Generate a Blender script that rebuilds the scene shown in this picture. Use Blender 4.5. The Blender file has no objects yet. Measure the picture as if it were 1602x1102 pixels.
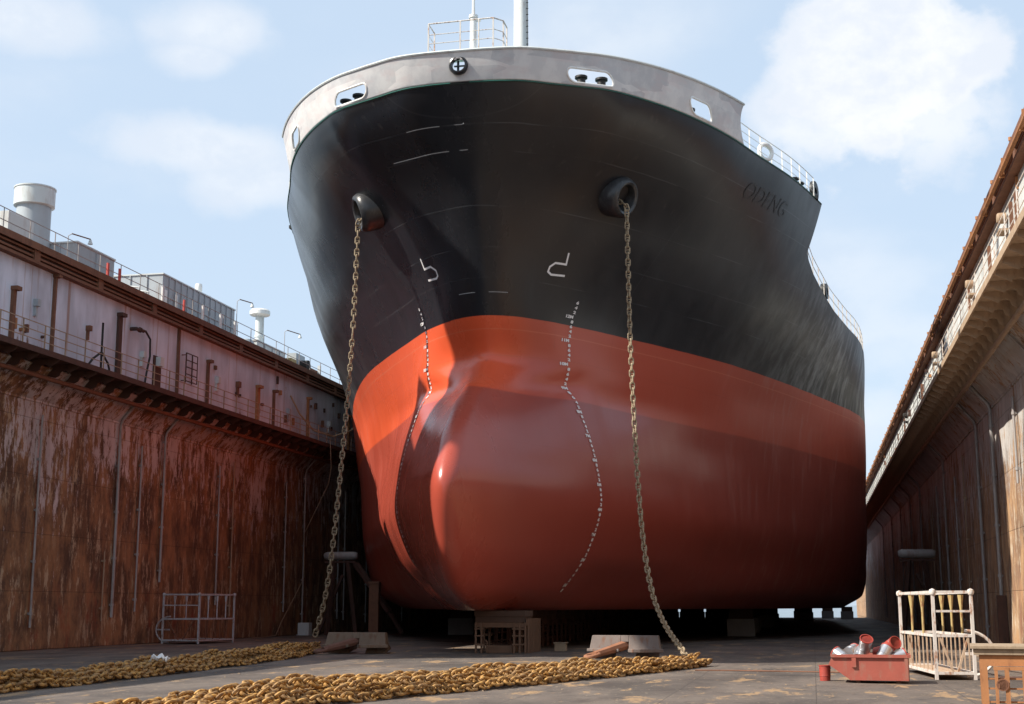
import bpy, math, random
import numpy as np
from mathutils import Vector, Matrix
random.seed(7); rng = np.random.default_rng(7)
sc = bpy.context.scene
R = math.radians
# ------------------------------------------------------------------ camera
CAM_H = 1.8; FPX = 2150.0; VP = (1272.0, 947.0); PW, PH = 1602.0, 1102.0
th = math.atan2(VP[1]-PH/2, FPX); ya = math.atan2((VP[0]-PW/2)*math.cos(th), FPX)
cF = Vector((-math.sin(ya)*math.cos(th), math.cos(ya)*math.cos(th), math.sin(th)))
cR = Vector((math.cos(ya), math.sin(ya), 0)); cU = cR.cross(cF)
cam = bpy.data.cameras.new('camera'); camo = bpy.data.objects.new('camera', cam)
sc.collection.objects.link(camo)
camo.matrix_world = Matrix(((cR.x, cU.x, -cF.x, 0), (cR.y, cU.y, -cF.y, 0), (cR.z, cU.z, -cF.z, CAM_H), (0, 0, 0, 1)))
cam.sensor_width = 36; cam.lens = FPX/PW*36; cam.clip_start = .1; cam.clip_end = 30000
sc.camera = camo
# ------------------------------------------------------------------ light
SUN = Vector((-1.0, -.60, 1.10)).normalized()      # towards the sun
el = math.asin(SUN.z); az = math.atan2(SUN.x, SUN.y)
sun = bpy.data.lights.new('sun', 'SUN'); suno = bpy.data.objects.new('sun', sun); sc.collection.objects.link(suno)
suno.rotation_euler = SUN.to_track_quat('Z', 'Y').to_euler()
sun.energy = 5.0; sun.angle = R(.5); sun.color = (1, .93, .82)
w = bpy.data.worlds.new('World'); sc.world = w; w.use_nodes = True
nt = w.node_tree; nt.nodes.clear()
def N(t, **k):
    n = nt.nodes.new(t)
    for a, b in k.items(): setattr(n, a, b)
    return n
def LK(a, b): nt.links.new(a, b)
out = N('ShaderNodeOutputWorld'); bg = N('ShaderNodeBackground'); LK(bg.outputs[0], out.inputs[0])
sky = N('ShaderNodeTexSky', sky_type='NISHITA'); sky.sun_disc = False
sky.sun_elevation = el; sky.sun_rotation = az; sky.altitude = 0; sky.air_density = 1.0; sky.dust_density = 1.6; sky.ozone_density = 1.0
bg.inputs[1].default_value = .115
tc = N('ShaderNodeTexCoord')
def vmath(op, a, b=None, s=None):
    n = N('ShaderNodeVectorMath', operation=op)
    for i, v in enumerate((a, b)):
        if v is None: continue
        if isinstance(v, (tuple, list)): n.inputs[i].default_value = v
        else: LK(v, n.inputs[i])
    if s is not None: n.inputs['Scale'].default_value = s
    return n
def fmath(op, a, b=None, clamp=False):
    n = N('ShaderNodeMath', operation=op, use_clamp=clamp)
    for i, v in enumerate((a, b)):
        if v is None: continue
        if isinstance(v, (int, float)): n.inputs[i].default_value = v
        else: LK(v, n.inputs[i])
    return n.outputs[0]
def mrange(v, a, b, c=0., d=1.):
    n = N('ShaderNodeMapRange', interpolation_type='SMOOTHSTEP'); LK(v, n.inputs[0])
    for i, q in enumerate((a, b, c, d)): n.inputs[i+1].default_value = q
    return n.outputs[0]
dirv = vmath('NORMALIZE', tc.outputs['Generated']).outputs[0]
nz = N('ShaderNodeTexNoise'); nz.inputs['Scale'].default_value = 9; nz.inputs['Detail'].default_value = 7; nz.inputs['Roughness'].default_value = .55
LK(dirv, nz.inputs['Vector'])
nz2 = N('ShaderNodeTexNoise'); nz2.inputs['Scale'].default_value = 3.2; nz2.inputs['Detail'].default_value = 5
LK(vmath('MULTIPLY', dirv, (1, 1, 2.2)).outputs[0], nz2.inputs['Vector'])
nz3 = N('ShaderNodeTexNoise'); nz3.inputs['Scale'].default_value = 30; nz3.inputs['Detail'].default_value = 8; nz3.inputs['Roughness'].default_value = .6
LK(vmath('MULTIPLY', dirv, (1, 1, 1.4)).outputs[0], nz3.inputs['Vector'])
def azel(px, py):
    d = cF*FPX+cR*(px-PW/2)-cU*(py-PH/2); d.normalize(); return d
cover = None
# cumulus banks: centre direction, angular half sizes (across, up), edge softness, strength
for (px, py, sx, sy, soft, st) in ((1390, 120, .072, .075, .42, .95), (1455, 190, .055, .045, .6, .75), (1270, 180, .045, .04, .55, .75),
                                   (340, 45, .05, .024, .9, .6), (310, 90, .03, .014, .9, .6), (330, 230, .065, .022, .8, .65), (400, 280, .055, .028, .9, .6), (40, 30, .06, .02, 1.0, .6), (1400, 560, .07, .05, 1.2, .5), (1330, 650, .1, .05, 1.2, .6)):
    c = azel(px, py); t = Vector((c.y, -c.x, 0)).normalized(); u = t.cross(c)
    dl = vmath('SUBTRACT', dirv, tuple(c)).outputs[0]
    a = fmath('DIVIDE', vmath('DOT_PRODUCT', dl, tuple(t)).outputs['Value'], sx)
    b = fmath('DIVIDE', vmath('DOT_PRODUCT', dl, tuple(u)).outputs['Value'], sy)
    q = fmath('ADD', fmath('MULTIPLY', a, a), fmath('MULTIPLY', b, b))
    q = fmath('POWER', q, .5)
    front = fmath('GREATER_THAN', vmath('DOT_PRODUCT', dirv, tuple(c)).outputs['Value'], .5)
    q = fmath('ADD', q, fmath('MULTIPLY', fmath('SUBTRACT', nz.outputs['Fac'], .5), 2.4)); q = fmath('ADD', q, fmath('MULTIPLY', fmath('SUBTRACT', nz3.outputs['Fac'], .5), .9))
    m = fmath('MULTIPLY', fmath('MULTIPLY', mrange(q, 1.15, 1.15-soft), st), front)
    cover = m if cover is None else fmath('MAXIMUM', cover, m)
thin = fmath('MULTIPLY', mrange(nz2.outputs['Fac'], .48, .75), .45)
cover = fmath('MAXIMUM', cover, thin)
cmix = N('ShaderNodeMixRGB'); LK(cover, cmix.inputs[0])
pale = N('ShaderNodeMixRGB'); pale.inputs[0].default_value = .78; LK(sky.outputs[0], pale.inputs[1]); pale.inputs[2].default_value = (3.9, 4.75, 5.75, 1)
LK(pale.outputs[0], cmix.inputs[1]); cshade = N('ShaderNodeMixRGB'); LK(mrange(fmath('ADD', fmath('MULTIPLY', nz3.outputs['Fac'], .5), fmath('MULTIPLY', nz.outputs['Fac'], .5)), .40, .60), cshade.inputs[0]); cshade.inputs[1].default_value = (4.85, 5.15, 5.65, 1); cshade.inputs[2].default_value = (5.75, 5.85, 6.0, 1); LK(cshade.outputs[0], cmix.inputs[2])
LK(cmix.outputs[0], bg.inputs[0])
sc.view_settings.view_transform = 'Standard'; sc.view_settings.look = 'None'
sc.view_settings.exposure = 0.62; sc.view_settings.gamma = 1
# ------------------------------------------------------------------ helpers
COL = sc.collection
class MB:
    def __init__(s): s.v = []; s.f = []; s.m = []
    def add(s, vs, fs, mi=0):
        o = len(s.v); s.v.extend(tuple(float(c) for c in p) for p in vs); s.f.extend(tuple(i+o for i in f) for f in fs); s.m.extend([mi]*len(fs)); return s
    def box(s, x0, x1, y0, y1, z0, z1, mi=0):
        return s.add([(x0, y0, z0), (x1, y0, z0), (x1, y1, z0), (x0, y1, z0), (x0, y0, z1), (x1, y0, z1), (x1, y1, z1), (x0, y1, z1)],
                     [(3, 2, 1, 0), (4, 5, 6, 7), (0, 1, 5, 4), (1, 2, 6, 5), (2, 3, 7, 6), (3, 0, 4, 7)], mi)
    def bar(s, p, q, wd, ht=None, mi=0, up=(0, 0, 1)):
        ht = ht or wd; p = Vector(p); q = Vector(q); d = (q-p).normalized(); up = Vector(up)
        a = d.cross(up)
        if a.length < 1e-3: a = d.cross(Vector((0, 1, 0)))
        a.normalize(); b = a.cross(d); a *= wd/2; b *= ht/2
        vs = [p-a-b, p+a-b, p+a+b, p-a+b, q-a-b, q+a-b, q+a+b, q-a+b]
        return s.add(vs, [(3, 2, 1, 0), (4, 5, 6, 7), (0, 1, 5, 4), (1, 2, 6, 5), (2, 3, 7, 6), (3, 0, 4, 7)], mi)
    def tube(s, pts, r, n=8, closed=False, mi=0, caps=True):
        pts = [Vector(p) for p in pts]; m = len(pts); rs = r if isinstance(r, (list, tuple)) else [r]*m
        vs = []; prev = None
        for i, p in enumerate(pts):
            if closed: d = pts[(i+1) % m]-pts[i-1]
            else: d = pts[min(i+1, m-1)]-pts[max(i-1, 0)]
            d.normalize()
            if prev is None:
                a = d.cross(Vector((0, 0, 1)))
                if a.length < .05: a = d.cross(Vector((0, 1, 0)))
            else: a = prev-d*prev.dot(d)
            a.normalize(); prev = a; b = d.cross(a)
            for k in range(n):
                t = 2*math.pi*k/n; vs.append(p+(a*math.cos(t)+b*math.sin(t))*rs[i])
        fs = []
        for i in range(m if closed else m-1):
            j = (i+1) % m
            for k in range(n): fs.append((i*n+k, i*n+(k+1) % n, j*n+(k+1) % n, j*n+k))
        if caps and not closed: fs += [tuple(range(n))[::-1], tuple((m-1)*n+k for k in range(n))]
        return s.add(vs, fs, mi)
    def lathe(s, prof, c, axis=(0, 0, 1), n=20, mi=0, caps=True):
        ax = Vector(axis).normalized(); a = ax.cross(Vector((0, 1, 0)) if abs(ax.y) < .9 else Vector((1, 0, 0))).normalized(); b = ax.cross(a); c = Vector(c)
        vs = []
        for (r, h) in prof:
            for k in range(n):
                t = 2*math.pi*k/n; vs.append(c+ax*h+(a*math.cos(t)+b*math.sin(t))*r)
        fs = []
        for i in range(len(prof)-1):
            for k in range(n): fs.append((i*n+k, i*n+(k+1) % n, (i+1)*n+(k+1) % n, (i+1)*n+k))
        if caps and prof[0][0] > 1e-4: fs.append(tuple(range(n))[::-1])
        if caps and prof[-1][0] > 1e-4: fs.append(tuple((len(prof)-1)*n+k for k in range(n)))
        return s.add(vs, fs, mi)
    def prism(s, poly, p0, ex, ey, ez, t, mi=0):
        """polygon (u,v) in the plane ex,ey at p0, thickness t along ez"""
        p0 = Vector(p0); ex = Vector(ex); ey = Vector(ey); ez = Vector(ez); n = len(poly)
        vs = [p0+ex*u+ey*v for u, v in poly]+[p0+ex*u+ey*v+ez*t for u, v in poly]
        fs = [tuple(range(n))[::-1], tuple(range(n, 2*n))]+[(i, (i+1) % n, n+(i+1) % n, n+i) for i in range(n)]
        return s.add(vs, fs, mi)
    def build(s, name, mats, parent=None, smooth=False, bevel=0, loc=None, recalc=True):
        me = bpy.data.meshes.new(name); me.from_pydata(s.v, [], s.f)
        for m in (mats if isinstance(mats, (list, tuple)) else [mats]): me.materials.append(m)
        if any(s.m): me.polygons.foreach_set('material_index', s.m)
        import bmesh
        bm = bmesh.new(); bm.from_mesh(me)
        if recalc: bmesh.ops.recalc_face_normals(bm, faces=bm.faces[:])
        bm.to_mesh(me); bm.free()
        if smooth:
            me.polygons.foreach_set('use_smooth', [True]*len(me.polygons))
            me.set_sharp_from_angle(angle=R(38))
        me.update()
        o = bpy.data.objects.new(name, me); COL.objects.link(o)
        if parent is not None: o.parent = parent
        if loc is not None: o.location = loc
        if bevel:
            b = o.modifiers.new('bevel', 'BEVEL'); b.width = bevel; b.segments = 2; b.limit_method = 'ANGLE'
        return o
def empty(name, loc=(0, 0, 0), rz=0):
    o = bpy.data.objects.new(name, None); COL.objects.link(o); o.location = loc; o.rotation_euler = (0, 0, rz); o.empty_display_size = .3; return o
def tag(o, label=None, cat=None, group=None, kind=None):
    for k, v in (('label', label), ('category', cat), ('group', group), ('kind', kind)):
        if v: o[k] = v
    return o
def copy_tree(o, parent=None):
    c = o.copy(); COL.objects.link(c)
    if parent is not None: c.parent = parent
    for ch in list(o.children): copy_tree(ch, c)
    return c
# ------------------------------------------------------------------ materials
class NT:
    """small node-graph helper over object coordinates"""
    def __init__(s, name, rough=.6, metal=0.):
        s.m = bpy.data.materials.new(name); s.m.use_nodes = True; s.t = s.m.node_tree
        s.b = s.t.nodes['Principled BSDF']; s.b.inputs['Roughness'].default_value = rough; s.b.inputs['Metallic'].default_value = metal
        s.co = s.n('ShaderNodeTexCoord').outputs['Object']
    def n(s, t, **k):
        x = s.t.nodes.new(t)
        for a, b in k.items(): setattr(x, a, b)
        return x
    def l(s, a, b): s.t.links.new(a, b)
    def sc_(s, scale, vec=None, loc=(0, 0, 0)):
        x = s.n('ShaderNodeMapping'); s.l(vec or s.co, x.inputs[0]); x.inputs['Scale'].default_value = scale; x.inputs['Location'].default_value = loc; return x.outputs[0]
    def noise(s, scale=(1, 1, 1), detail=5, rough=.55, dist=0., loc=(0, 0, 0)):
        x = s.n('ShaderNodeTexNoise'); s.l(s.sc_(scale, loc=loc), x.inputs['Vector']); x.inputs['Scale'].default_value = 1
        x.inputs['Detail'].default_value = detail; x.inputs['Roughness'].default_value = rough; x.inputs['Distortion'].default_value = dist; return x.outputs['Fac']
    def ramp(s, v, a, b, c=0., d=1.):
        x = s.n('ShaderNodeMapRange', interpolation_type='SMOOTHSTEP'); s.l(v, x.inputs[0])
        for i, q in enumerate((a, b, c, d)): x.inputs[i+1].default_value = q
        return x.outputs[0]
    def mth(s, op, a, b=None, clamp=False):
        x = s.n('ShaderNodeMath', operation=op, use_clamp=clamp)
        for i, v in enumerate((a, b)):
            if v is None: continue
            if isinstance(v, (int, float)): x.inputs[i].default_value = v
            else: s.l(v, x.inputs[i])
        return x.outputs[0]
    def mix(s, f, a, b):
        x = s.n('ShaderNodeMixRGB')
        for i, v in enumerate((f, a, b)):
            if isinstance(v, (int, float)): x.inputs[i].default_value = v
            elif isinstance(v, tuple): x.inputs[i].default_value = (*v, 1) if len(v) == 3 else v
            else: s.l(v, x.inputs[i])
        return x.outputs[0]
    def xyz(s):
        x = s.n('ShaderNodeSeparateXYZ'); s.l(s.co, x.inputs[0]); return x.outputs
    def col(s, c): s.l(c, s.b.inputs['Base Color']) if not isinstance(c, tuple) else setattr(s.b.inputs['Base Color'], 'default_value', (*c, 1))
    def rough(s, v): s.l(v, s.b.inputs['Roughness'])
    def bump(s, h, strength=.3, dist=.02):
        x = s.n('ShaderNodeBump'); x.inputs['Strength'].default_value = strength; x.inputs['Distance'].default_value = dist; s.l(h, x.inputs['Height']); s.l(x.outputs[0], s.b.inputs['Normal'])
def plain(name, c, rough=.6, metal=0., var=.25, scale=3., dirt=None, dirt_amt=.4):
    g = NT(name, rough, metal)
    v = g.noise((scale,)*3, 5, .6)
    dk = tuple(q*(1-var) for q in c); lt = tuple(min(1, q*(1+var)) for q in c)
    cc = g.mix(v, dk, lt)
    if dirt: cc = g.mix(g.mth('MULTIPLY', g.ramp(g.noise((scale*2.3, scale*2.3, scale*.8), 6, .65, loc=(3, 1, 7)), .5, .66), dirt_amt), cc, dirt)
    g.col(cc); g.bump(g.noise((scale*6,)*3, 3), .12, .01)
    return g.m
def rust_wall(name, paint, dark, light, z_lo, z_hi, amt_lo, amt_hi, pale=(.42, .34, .23), seams=True, weep=.55):
    """flaking paint over rust: the paint survives higher up the wall"""
    g = NT(name, .8)
    z = g.xyz()[2]
    big = g.noise((.22, .22, .14), 4, .6)
    st = g.noise((1.9, 1.9, .24), 8, .7, .3)
    fl = g.noise((2.6, 2.6, .8), 11, .8, .1, loc=(9, 4, 2))
    f = g.mth('ADD', g.mth('MULTIPLY', st, .26), g.mth('MULTIPLY', fl, .60))
    f = g.mth('ADD', f, g.mth('MULTIPLY', big, .34))
    f = g.mth('ADD', f, g.ramp(z, z_lo, z_hi, amt_lo, amt_hi))
    pm = g.ramp(f, .615, .655)
    rust = g.mix(g.ramp(g.noise((.9, .9, .4), 9, .75, loc=(5, 5, 5)), .38, .62), dark, light)
    rust = g.mix(g.mth('MULTIPLY', g.ramp(g.noise((.5, .5, .3), 5, .6, loc=(0, 3, 5)), .52, .62), .55), rust, tuple(q*.5 for q in dark))
    yl = g.mth('MULTIPLY', g.ramp(g.noise((2.4, 2.4, .6), 10, .8, loc=(1, 8, 3)), .53, .575), g.ramp(g.noise((.3, .3, .3), 3, .5, loc=(4, 8, 8)), .34, .55))
    rust = g.mix(g.mth('MULTIPLY', yl, .75), rust, pale)
    rust = g.mix(g.mth('MULTIPLY', g.mth('MULTIPLY', g.ramp(g.noise((.7, .7, .35), 6, .65, loc=(6, 1, 9)), .55, .66), g.ramp(z, 3.6, 1.2)), .6), rust, (.26, .055, .025))
    pc = g.mix(g.ramp(g.noise((.8, .8, .3), 5), .35, .65), paint, tuple(q*.70 for q in paint))
    c = g.mix(pm, rust, pc)
    wp = g.ramp(g.noise((3.2, 3.2, .09), 6, .62, loc=(2, 7, 1)), .57, .70)
    c = g.mix(g.mth('MULTIPLY', wp, weep), c, tuple(q*.8 for q in light))
    h = g.mth('ADD', g.mth('MULTIPLY', pm, .5), g.noise((9, 9, 6), 4))
    if seams:
        for per, ax, k in ((2.35, 2, .4), (9.1, 1, .3)):
            q = g.mth('PINGPONG', g.xyz()[ax], per/2)
            ln = g.ramp(q, .03, .0)
            c = g.mix(g.mth('MULTIPLY', ln, k), c, (.03, .018, .012)); h = g.mth('SUBTRACT', h, g.mth('MULTIPLY', ln, 1.0))
    g.col(c); g.rough(g.ramp(pm, 0, 1, .9, .55)); g.bump(h, .5, .02)
    return g.m
M = {}
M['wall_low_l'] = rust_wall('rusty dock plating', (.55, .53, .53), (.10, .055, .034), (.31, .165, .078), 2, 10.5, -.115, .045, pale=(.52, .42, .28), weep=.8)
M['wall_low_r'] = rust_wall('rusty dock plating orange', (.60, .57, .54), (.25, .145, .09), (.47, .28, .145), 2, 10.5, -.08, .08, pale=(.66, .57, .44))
M['wall_up_l'] = rust_wall('grey painted dock plating', (.64, .69, .80), (.17, .085, .055), (.36, .19, .11), 11, 12.8, .06, .16, seams=False, weep=.75)
M['wall_up_r'] = rust_wall('white painted dock plating', (.72, .74, .72), (.20, .10, .06), (.40, .22, .11), 11, 12.8, .06, .17, seams=False, weep=.6)
M['rust'] = plain('rusty steel', (.17, .075, .042), .85, 0, .4, 2.2, dirt=(.07, .03, .02))
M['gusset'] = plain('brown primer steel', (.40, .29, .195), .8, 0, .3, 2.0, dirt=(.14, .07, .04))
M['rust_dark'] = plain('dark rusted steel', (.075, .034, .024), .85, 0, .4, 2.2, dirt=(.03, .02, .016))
M['rust_or'] = plain('orange rusted steel', (.36, .16, .065), .85, 0, .35, 3.0, dirt=(.14, .06, .035))
M['pipe_grey'] = plain('dull galvanised pipe', (.34, .32, .31), .6, .2, .25, 1.5, dirt=(.16, .075, .04))
M['pipe_tan'] = plain('tan rust pipe', (.34, .24, .16), .75, 0, .25, 1.5, dirt=(.2, .09, .05))
M['grey_paint'] = plain('blue grey paint', (.36, .40, .43), .5, 0, .12, 1.2, dirt=(.25, .2, .17), dirt_amt=.3)
M['lt_grey'] = plain('light grey paint', (.56, .60, .60), .5, 0, .1, 1.2, dirt=(.3, .22, .17), dirt_amt=.3)
M['white'] = plain('white paint', (.78, .78, .76), .45, 0, .05, 2, dirt=(.5, .33, .22), dirt_amt=.35)
M['white_rust'] = plain('rust stained white paint', (.62, .58, .54), .6, 0, .12, 4, dirt=(.33, .14, .06), dirt_amt=.85)
M['yellow_rust'] = plain('worn yellow paint', (.44, .33, .14), .65, 0, .2, 5, dirt=(.25, .10, .045), dirt_amt=.9)
M['teal'] = plain('teal undercoat', (.02, .16, .13), .5)
M['black'] = plain('black rubber', (.012, .012, .013), .5, 0, .2)
M['black_paint'] = plain('glossy black paint', (.013, .014, .017), .28, 0, .15)
M['red_rail'] = plain('red paint', (.48, .06, .045), .5, 0, .15)
M['seam_dark'] = plain('dark gap', (.02, .018, .017), .9)
M['rope'] = plain('pale rope', (.42, .32, .2), .9)
M['timber'] = plain('weathered timber', (.30, .23, .16), .9, 0, .3, 4, dirt=(.12, .08, .05))
M['concrete'] = plain('grey concrete', (.26, .25, .24), .9, 0, .2, 2)
M['cloth'] = plain('white cloth', (.8, .8, .8), .9, 0, .04)
# ---- hull form (ship frame: y measured aft from y=52 in dock frame) ----
def pchip(x, y):
    x = np.asarray(x, float); y = np.asarray(y, float)
    h = np.diff(x); d = np.diff(y)/h; m = np.zeros(len(x))
    for i in range(1, len(x)-1):
        if d[i-1]*d[i] > 0:
            w1 = 2*h[i]+h[i-1]; w2 = h[i]+2*h[i-1]
            m[i] = (w1+w2)/(w1/d[i-1]+w2/d[i])
    m[0], m[-1] = d[0], d[-1]
    def f(t):
        t = np.asarray(t, float); k = np.clip(np.searchsorted(x, t)-1, 0, len(h)-1)
        s = np.clip((t-x[k])/h[k], 0, 1); 
        return ((1+2*s)*(1-s)**2)*y[k]+s*(1-s)**2*h[k]*m[k]+s*s*(3-2*s)*y[k+1]+s*s*(s-1)*h[k]*m[k+1]
    return f
Y0 = 52.0
STEM = pchip([1.6, 1.9, 2.5, 3.9, 5.9, 7.3, 8.9, 10.0, 10.9, 11.7, 13.25, 15.5, 18.0, 21.5, 23.2],
             [51.4, 49.8, 48.3, 46.8, 46.2, 47.0, 48.7, 50.5, 52.4, 53.2, 52.6, 51.8, 50.6, 48.3, 47.7])
BMAX = 16.9
TAB = {  # z: (Y, half breadth)
 1.6: ([52.4, 55.3, 60, 70, 80, 90, 100, 110], [.55, 1.5, 2.9, 6.8, 10.6, 13.6, 15.1, 15.4]),
 2.5: ([48.7, 50, 51.5, 53, 55.3, 58, 62, 70, 80, 90, 100], [.4, .95, 1.55, 2.1, 2.72, 3.3, 4.7, 8.3, 12.4, 15.3, 16.5]),
 3.9: ([47.1, 47.6, 49, 51, 53, 55.3, 58, 62, 66, 70, 80, 90, 100], [.42, .66, 1.27, 2.12, 2.88, 3.68, 4.6, 6.0, 7.5, 9.0, 13.0, 15.9, 16.8]),
 5.9: ([46.45, 46.8, 48, 50, 52.5, 55.3, 58, 62, 66, 70, 80, 90, 97], [.42, .60, 1.14, 2.05, 3.15, 4.27, 5.3, 6.75, 8.3, 9.7, 13.5, 16.2, 16.8]),
 7.3: ([47.25, 47.7, 49, 51, 53, 55.3, 58, 62, 66, 70, 80, 90, 96], [.4, .62, 1.2, 2.12, 3.05, 4.12, 5.15, 6.6, 8.2, 9.7, 13.6, 16.3, 16.8]),
 8.9: ([48.95, 49.4, 51, 53, 55.3, 58, 62, 66, 70, 80, 90, 95], [.36, .58, 1.38, 2.45, 3.7, 4.85, 6.4, 8.0, 9.8, 13.7, 16.4, 16.8]),
 10.0: ([50.75, 51.2, 52.5, 54, 55.3, 58.5, 62, 66, 70, 80, 88, 94], [.36, .58, 1.22, 2.3, 3.3, 4.7, 6.25, 8.1, 9.95, 13.8, 16.2, 16.8]),
 11.7: ([53.6, 54.3, 55.3, 58.5, 62, 66, 70, 80, 88, 93], [.85, 1.9, 3.0, 4.7, 6.5, 8.5, 10.2, 14.0, 16.4, 16.8]),
 13.25: ([52.9, 53.6, 54.8, 57.85, 61.2, 65.3, 71, 79.3, 87, 92], [.95, 1.75, 2.75, 4.65, 6.6, 8.8, 11.2, 14.1, 16.3, 16.8]),
 17.2: ([51.4, 52.2, 53.2, 55.3, 58, 62, 66, 71, 77, 84, 90], [1.25, 2.6, 3.6, 5.3, 7.05, 9.5, 11.6, 13.5, 15.1, 16.4, 16.8]),
 21.5: ([48.5, 49.1, 49.56, 50.08, 51.36, 54.5, 56.9, 59.3, 63.4, 67.7, 76, 86, 95], [2.1, 3.4, 4.3, 5.3, 6.6, 8.8, 10.0, 10.95, 12.6, 13.9, 15.9, 16.7, 16.8]),
 23.2: ([47.9, 48.6, 49.1, 50.08, 51.36, 54.5, 56.9, 59.3, 67.7, 86, 95], [2.2, 3.7, 4.5, 5.9, 7.2, 9.35, 10.5, 11.4, 14.3, 16.8, 16.9]),
}
ZT = np.array(sorted(TAB)); NS = 70
def row(z, n1=56, n2=26):
    """stations of one tabulated waterline: dense at the nose, common columns"""
    ys, hb = TAB[z]; y0 = float(STEM(z))
    f = pchip(np.sqrt(np.r_[0, np.array(ys)-y0, 165-y0, 200-y0, 212-y0]), np.r_[0, hb, hb[-1], hb[-1]*.9, hb[-1]*.7])
    Y = col_y(z, n1, n2)
    return f(np.sqrt(np.maximum(Y-y0, 0)))
def col_y(z, n1=56, n2=26):
    y0 = float(STEM(z)); s = np.linspace(0, 1, n1)**1.9
    a = y0+s*(67.7-y0); b = 67.7+np.linspace(0, 1, n2)**1.5*(210-67.7); b[0] = 67.705
    return np.r_[a, b]
_ROWS = np.array([row(z) for z in ZT])
_COLF = None
def hull_row(z):
    """(Y, half breadth) arrays of the waterline at height z"""
    global _COLF
    if _COLF is None:
        _COLF = [pchip(ZT, _ROWS[:, j]) for j in range(_ROWS.shape[1])]
    return col_y(z), np.array([float(f(z)) for f in _COLF])
_cache = {}
def hb_at(Y, z):
    k = round(float(z), 3)
    if k not in _cache: _cache[k] = hull_row(k)
    y, h = _cache[k]
    return float(np.interp(Y, y, h))
def hull_pt(side, Y, z, off=0.0):
    """point in ship frame on the shell (side -1 viewer's left, +1 right), pushed out by off"""
    b = hb_at(Y, z); e = .05
    by = (hb_at(Y+e, z)-hb_at(Y-e, z))/(2*e); bz = (hb_at(Y, z+e)-hb_at(Y, z-e))/(2*e)
    n = np.array([1.0, -by, -bz]); n /= np.linalg.norm(n)
    p = np.array([b, Y-Y0, z])+n*off
    return np.array([side*p[0], p[1], p[2]]), np.array([side*n[0], n[1], n[2]])
# ------------------------------------------------------------------ floor and sea
XL, XR = -31.27, 7.84; YA, YB = -45.0, 214.0
g = NT('dock floor steel', .75)
a = g.noise((.35, .22, 1), 6, .6, .4); b = g.noise((2.2, 1.5, 1), 8, .7); s_ = g.noise((.9, .35, 1), 9, .72, .3, loc=(4, 2, 0))
c = g.mix(g.ramp(a, .3, .7), (.064, .052, .045), (.15, .12, .10))
c = g.mix(g.mth('MULTIPLY', g.ramp(b, .5, .68), .6), c, (.045, .036, .033))
c = g.mix(g.mth('MULTIPLY', g.ramp(s_, .56, .615), .8), c, (.34, .215, .11))
c = g.mix(g.mth('MULTIPLY', g.ramp(g.noise((5, 4, 1), 8, .75, loc=(8, 8, 0)), .60, .64), .7), c, (.42, .33, .22))
q = g.mth('PINGPONG', g.xyz()[1], 2.9); ln = g.ramp(q, .03, .0)
q2 = g.mth('PINGPONG', g.xyz()[0], 1.45); ln = g.mth('MAXIMUM', ln, g.ramp(q2, .02, .0))
c = g.mix(g.mth('MULTIPLY', ln, .6), c, (.035, .03, .028))
g.col(c); g.rough(g.ramp(g.noise((.6, .3, 1), 5, .6, loc=(1, 1, 0)), .4, .62, .62, .9)); g.bump(g.mth('SUBTRACT', g.mth('ADD', b, g.noise((.5, .5, 1), 3)), ln), .35, .015)
M['floor'] = g.m
mb = MB()
nx, ny = 40, 130
xs = np.linspace(XL+.004, XR-.004, nx); ys = YA+(YB-YA)*np.linspace(0, 1, ny)
vs = [(x, y, float(.006*math.sin(x*1.3+y*.4)+.006*math.sin(y*1.1-x*.6))-.008) for y in ys for x in xs]
mb.add(vs, [(j*nx+i, j*nx+i+1, (j+1)*nx+i+1, (j+1)*nx+i) for j in range(ny-1) for i in range(nx-1)])
mb.box(XL+.004, XR-.004, YA, YB, -4, -.06)
tag(mb.build('dock_floor', M['floor'], recalc=False), kind='structure')
g = NT('sea water', .12); g.col((.012, .035, .05)); g.bump(g.noise((.35, .35, 1), 5), .5, .3); M['sea'] = g.m
tag(MB().add([(-14000, -14000, -1.6), (14000, -14000, -1.6), (14000, 14000, -1.6), (-14000, 14000, -1.6)], [(0, 1, 2, 3)]).build('sea_water', M['sea']), kind='structure')

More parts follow.
